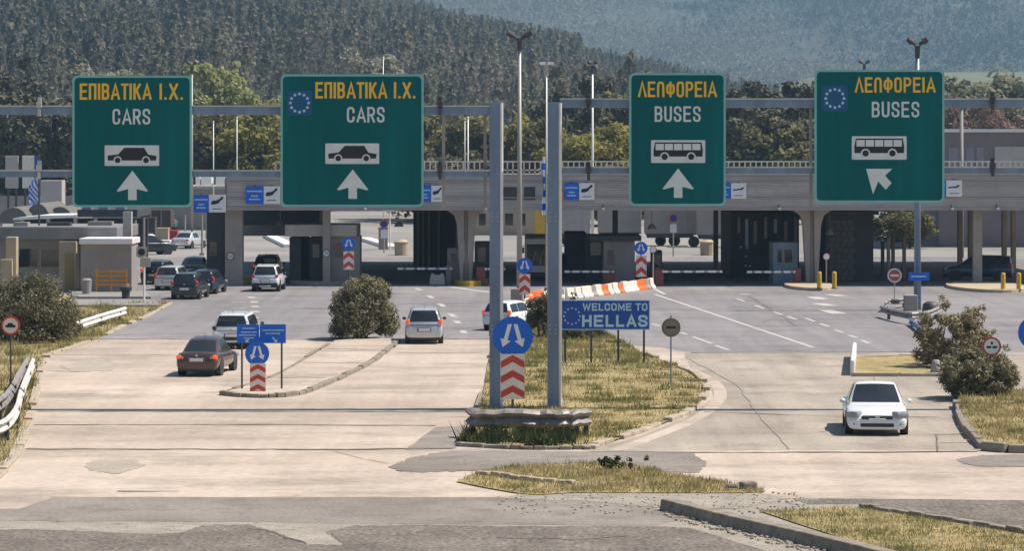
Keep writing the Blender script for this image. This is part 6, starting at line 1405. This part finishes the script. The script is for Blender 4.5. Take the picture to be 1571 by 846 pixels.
dens = (xx < 200 + wav(xx, yy, 60, 5) * 14) | (rng.random(len(xx)) < .12)
sel = dens & (rng.random(len(xx)) < np.clip(.48 + wav(xx, yy, 42, 14) * .30, .06, .85))
xx, yy, zz = xx[sel], yy[sel], zz[sel]
hh = rng.uniform(7, 15, len(xx)) * (1.5 - .62 * (yy - 560) / 1160) * np.where(xx > 30, .68, 1.0) * np.where(wav(xx, yy, 40, 6) > .2, 1.12, .9)
FOR = leaf_mat('distant_pine_needles', (.14, .128, .08), (.255, .22, .15), .022, .4)
FOR2 = leaf_mat('distant_bluish_pine_needles', (.095, .097, .068), (.18, .165, .12), .025, .4)
tone = wav(xx, yy, 55, 21) + rng.normal(size=len(xx)) * 1.0; tone2 = wav(xx, yy, 70, 27) + rng.normal(size=len(xx)) * .7 + np.clip((xx + 30) / 120, -1, 1) * .6
P = np.stack([xx, yy, zz], 1)
br = tone2 > 1.0; BRN = leaf_mat('bare_twig_crowns', (.15, .125, .095), (.25, .21, .165), .02, .3)
for q, m, nm, kw_ in (((tone > -.1) & ~br, FOR, 'pine_forest', {}), ((tone <= -.1) & ~br, FOR2, 'pine_forest', {}), (br, BRN, 'bare_woodland', dict(spread=.30, base=.05))):
    forest(nm, P[q], hh[q] * (.8 if nm == 'bare_woodland' else 1.0), m, 5, per=190, size=.5, **kw_)
print('forest trees', len(xx))
# lighter broadleaf belt at the foot of the hill
n = 1500; yb = rng.uniform(500, 690, n); xb = rng.uniform(-.2, .21, n) * yb; zb2 = z_forest(xb, yb)
forest('woodland_edge', np.stack([xb, yb, zb2], 1), rng.uniform(6, 12, n), GRY, 9, per=80, size=.8, spread=.36, base=.05)
# scrub dots on the middle hill
n = 40000; ys_ = rng.uniform(2050, 3420, n); xs_ = rng.uniform(-.1, .22, n) * ys_; cl = wav(xs_, ys_, 70, 31); q = cl + rng.normal(size=n) * .8 > -1.1
xs_, ys_, cl = xs_[q], ys_[q], cl[q]
SCR = leaf_mat('hill_scrub_leaves', (.045, .052, .036), (.085, .085, .06), .02, .1)
SCR2 = leaf_mat('hill_brown_scrub_leaves', (.18, .155, .11), (.30, .26, .19), .02, .3)
tn = wav(xs_, ys_ * .5, 60, 33) + rng.normal(size=len(xs_)) * .4 > .1
for q, m in ((tn, SCR), (~tn, SCR2)): forest('hill_scrub', np.stack([xs_[q], ys_[q], z_mid(xs_[q], ys_[q])], 1), rng.uniform(3, 7.5, q.sum()), m, 10, per=12, size=3.0, spread=.7, base=.0)
# woodland patches on the mountainside
n = 60000; yw = rng.uniform(3900, 6300, n); xw = rng.uniform(-.19, .21, n) * yw; q = wav(xw, yw * .45, 95, 41) + rng.normal(size=n) * .4; tn = q[q > -1.6] + wav(xw[q > -1.6], yw[q > -1.6] * .25, 240, 52) * .8 > .2; xw, yw = xw[q > -1.6], yw[q > -1.6]
MW = leaf_mat('mountain_woodland_leaves', (.02, .035, .022), (.05, .065, .035), .01, .1)
MW2 = leaf_mat('mountain_light_scrub_leaves', (.15, .18, .10), (.26, .28, .16), .01, .3)
for q, m in ((tn, MW), (~tn, MW2)): forest('mountain_woodland', np.stack([xw[q], yw[q], z_far(xw[q], yw[q])], 1), rng.uniform(5, 13, q.sum()), m, 12, per=8, size=6.0, spread=.9, base=.0)
# pale meadow on a rise at the foot of the hills
def z_meadow(x, y): return 63 * sstep((y - 1700) / 240) * sstep((x - 60) / 160) * sstep((620 - x) / 200) - 1
hill('meadow', 40, 640, 1700, 1990, 40, 30, z_meadow, ground_mat('meadow_grass', (.12, .13, .075), (.17, .175, .11), .02, .1, .5))
# ================================================================ HAZE
mb = MB(); mb.span((-3600, -60, -45), (3600, 8000, 860)); hz = mb.build('haze', None or bpy.data.materials.new('haze_air'))
m = bpy.data.materials['haze_air']; m.use_nodes = True; nt = m.node_tree; nt.nodes.clear()
out = nt.nodes.new('ShaderNodeOutputMaterial'); pv = nt.nodes.new('ShaderNodeVolumePrincipled')
pv.inputs['Color'].default_value = (.36, .61, .86, 1); pv.inputs['Density'].default_value = HAZE; pv.inputs['Anisotropy'].default_value = 0.0
nt.links.new(pv.outputs[0], out.inputs['Volume']); hz['kind'] = 'stuff'
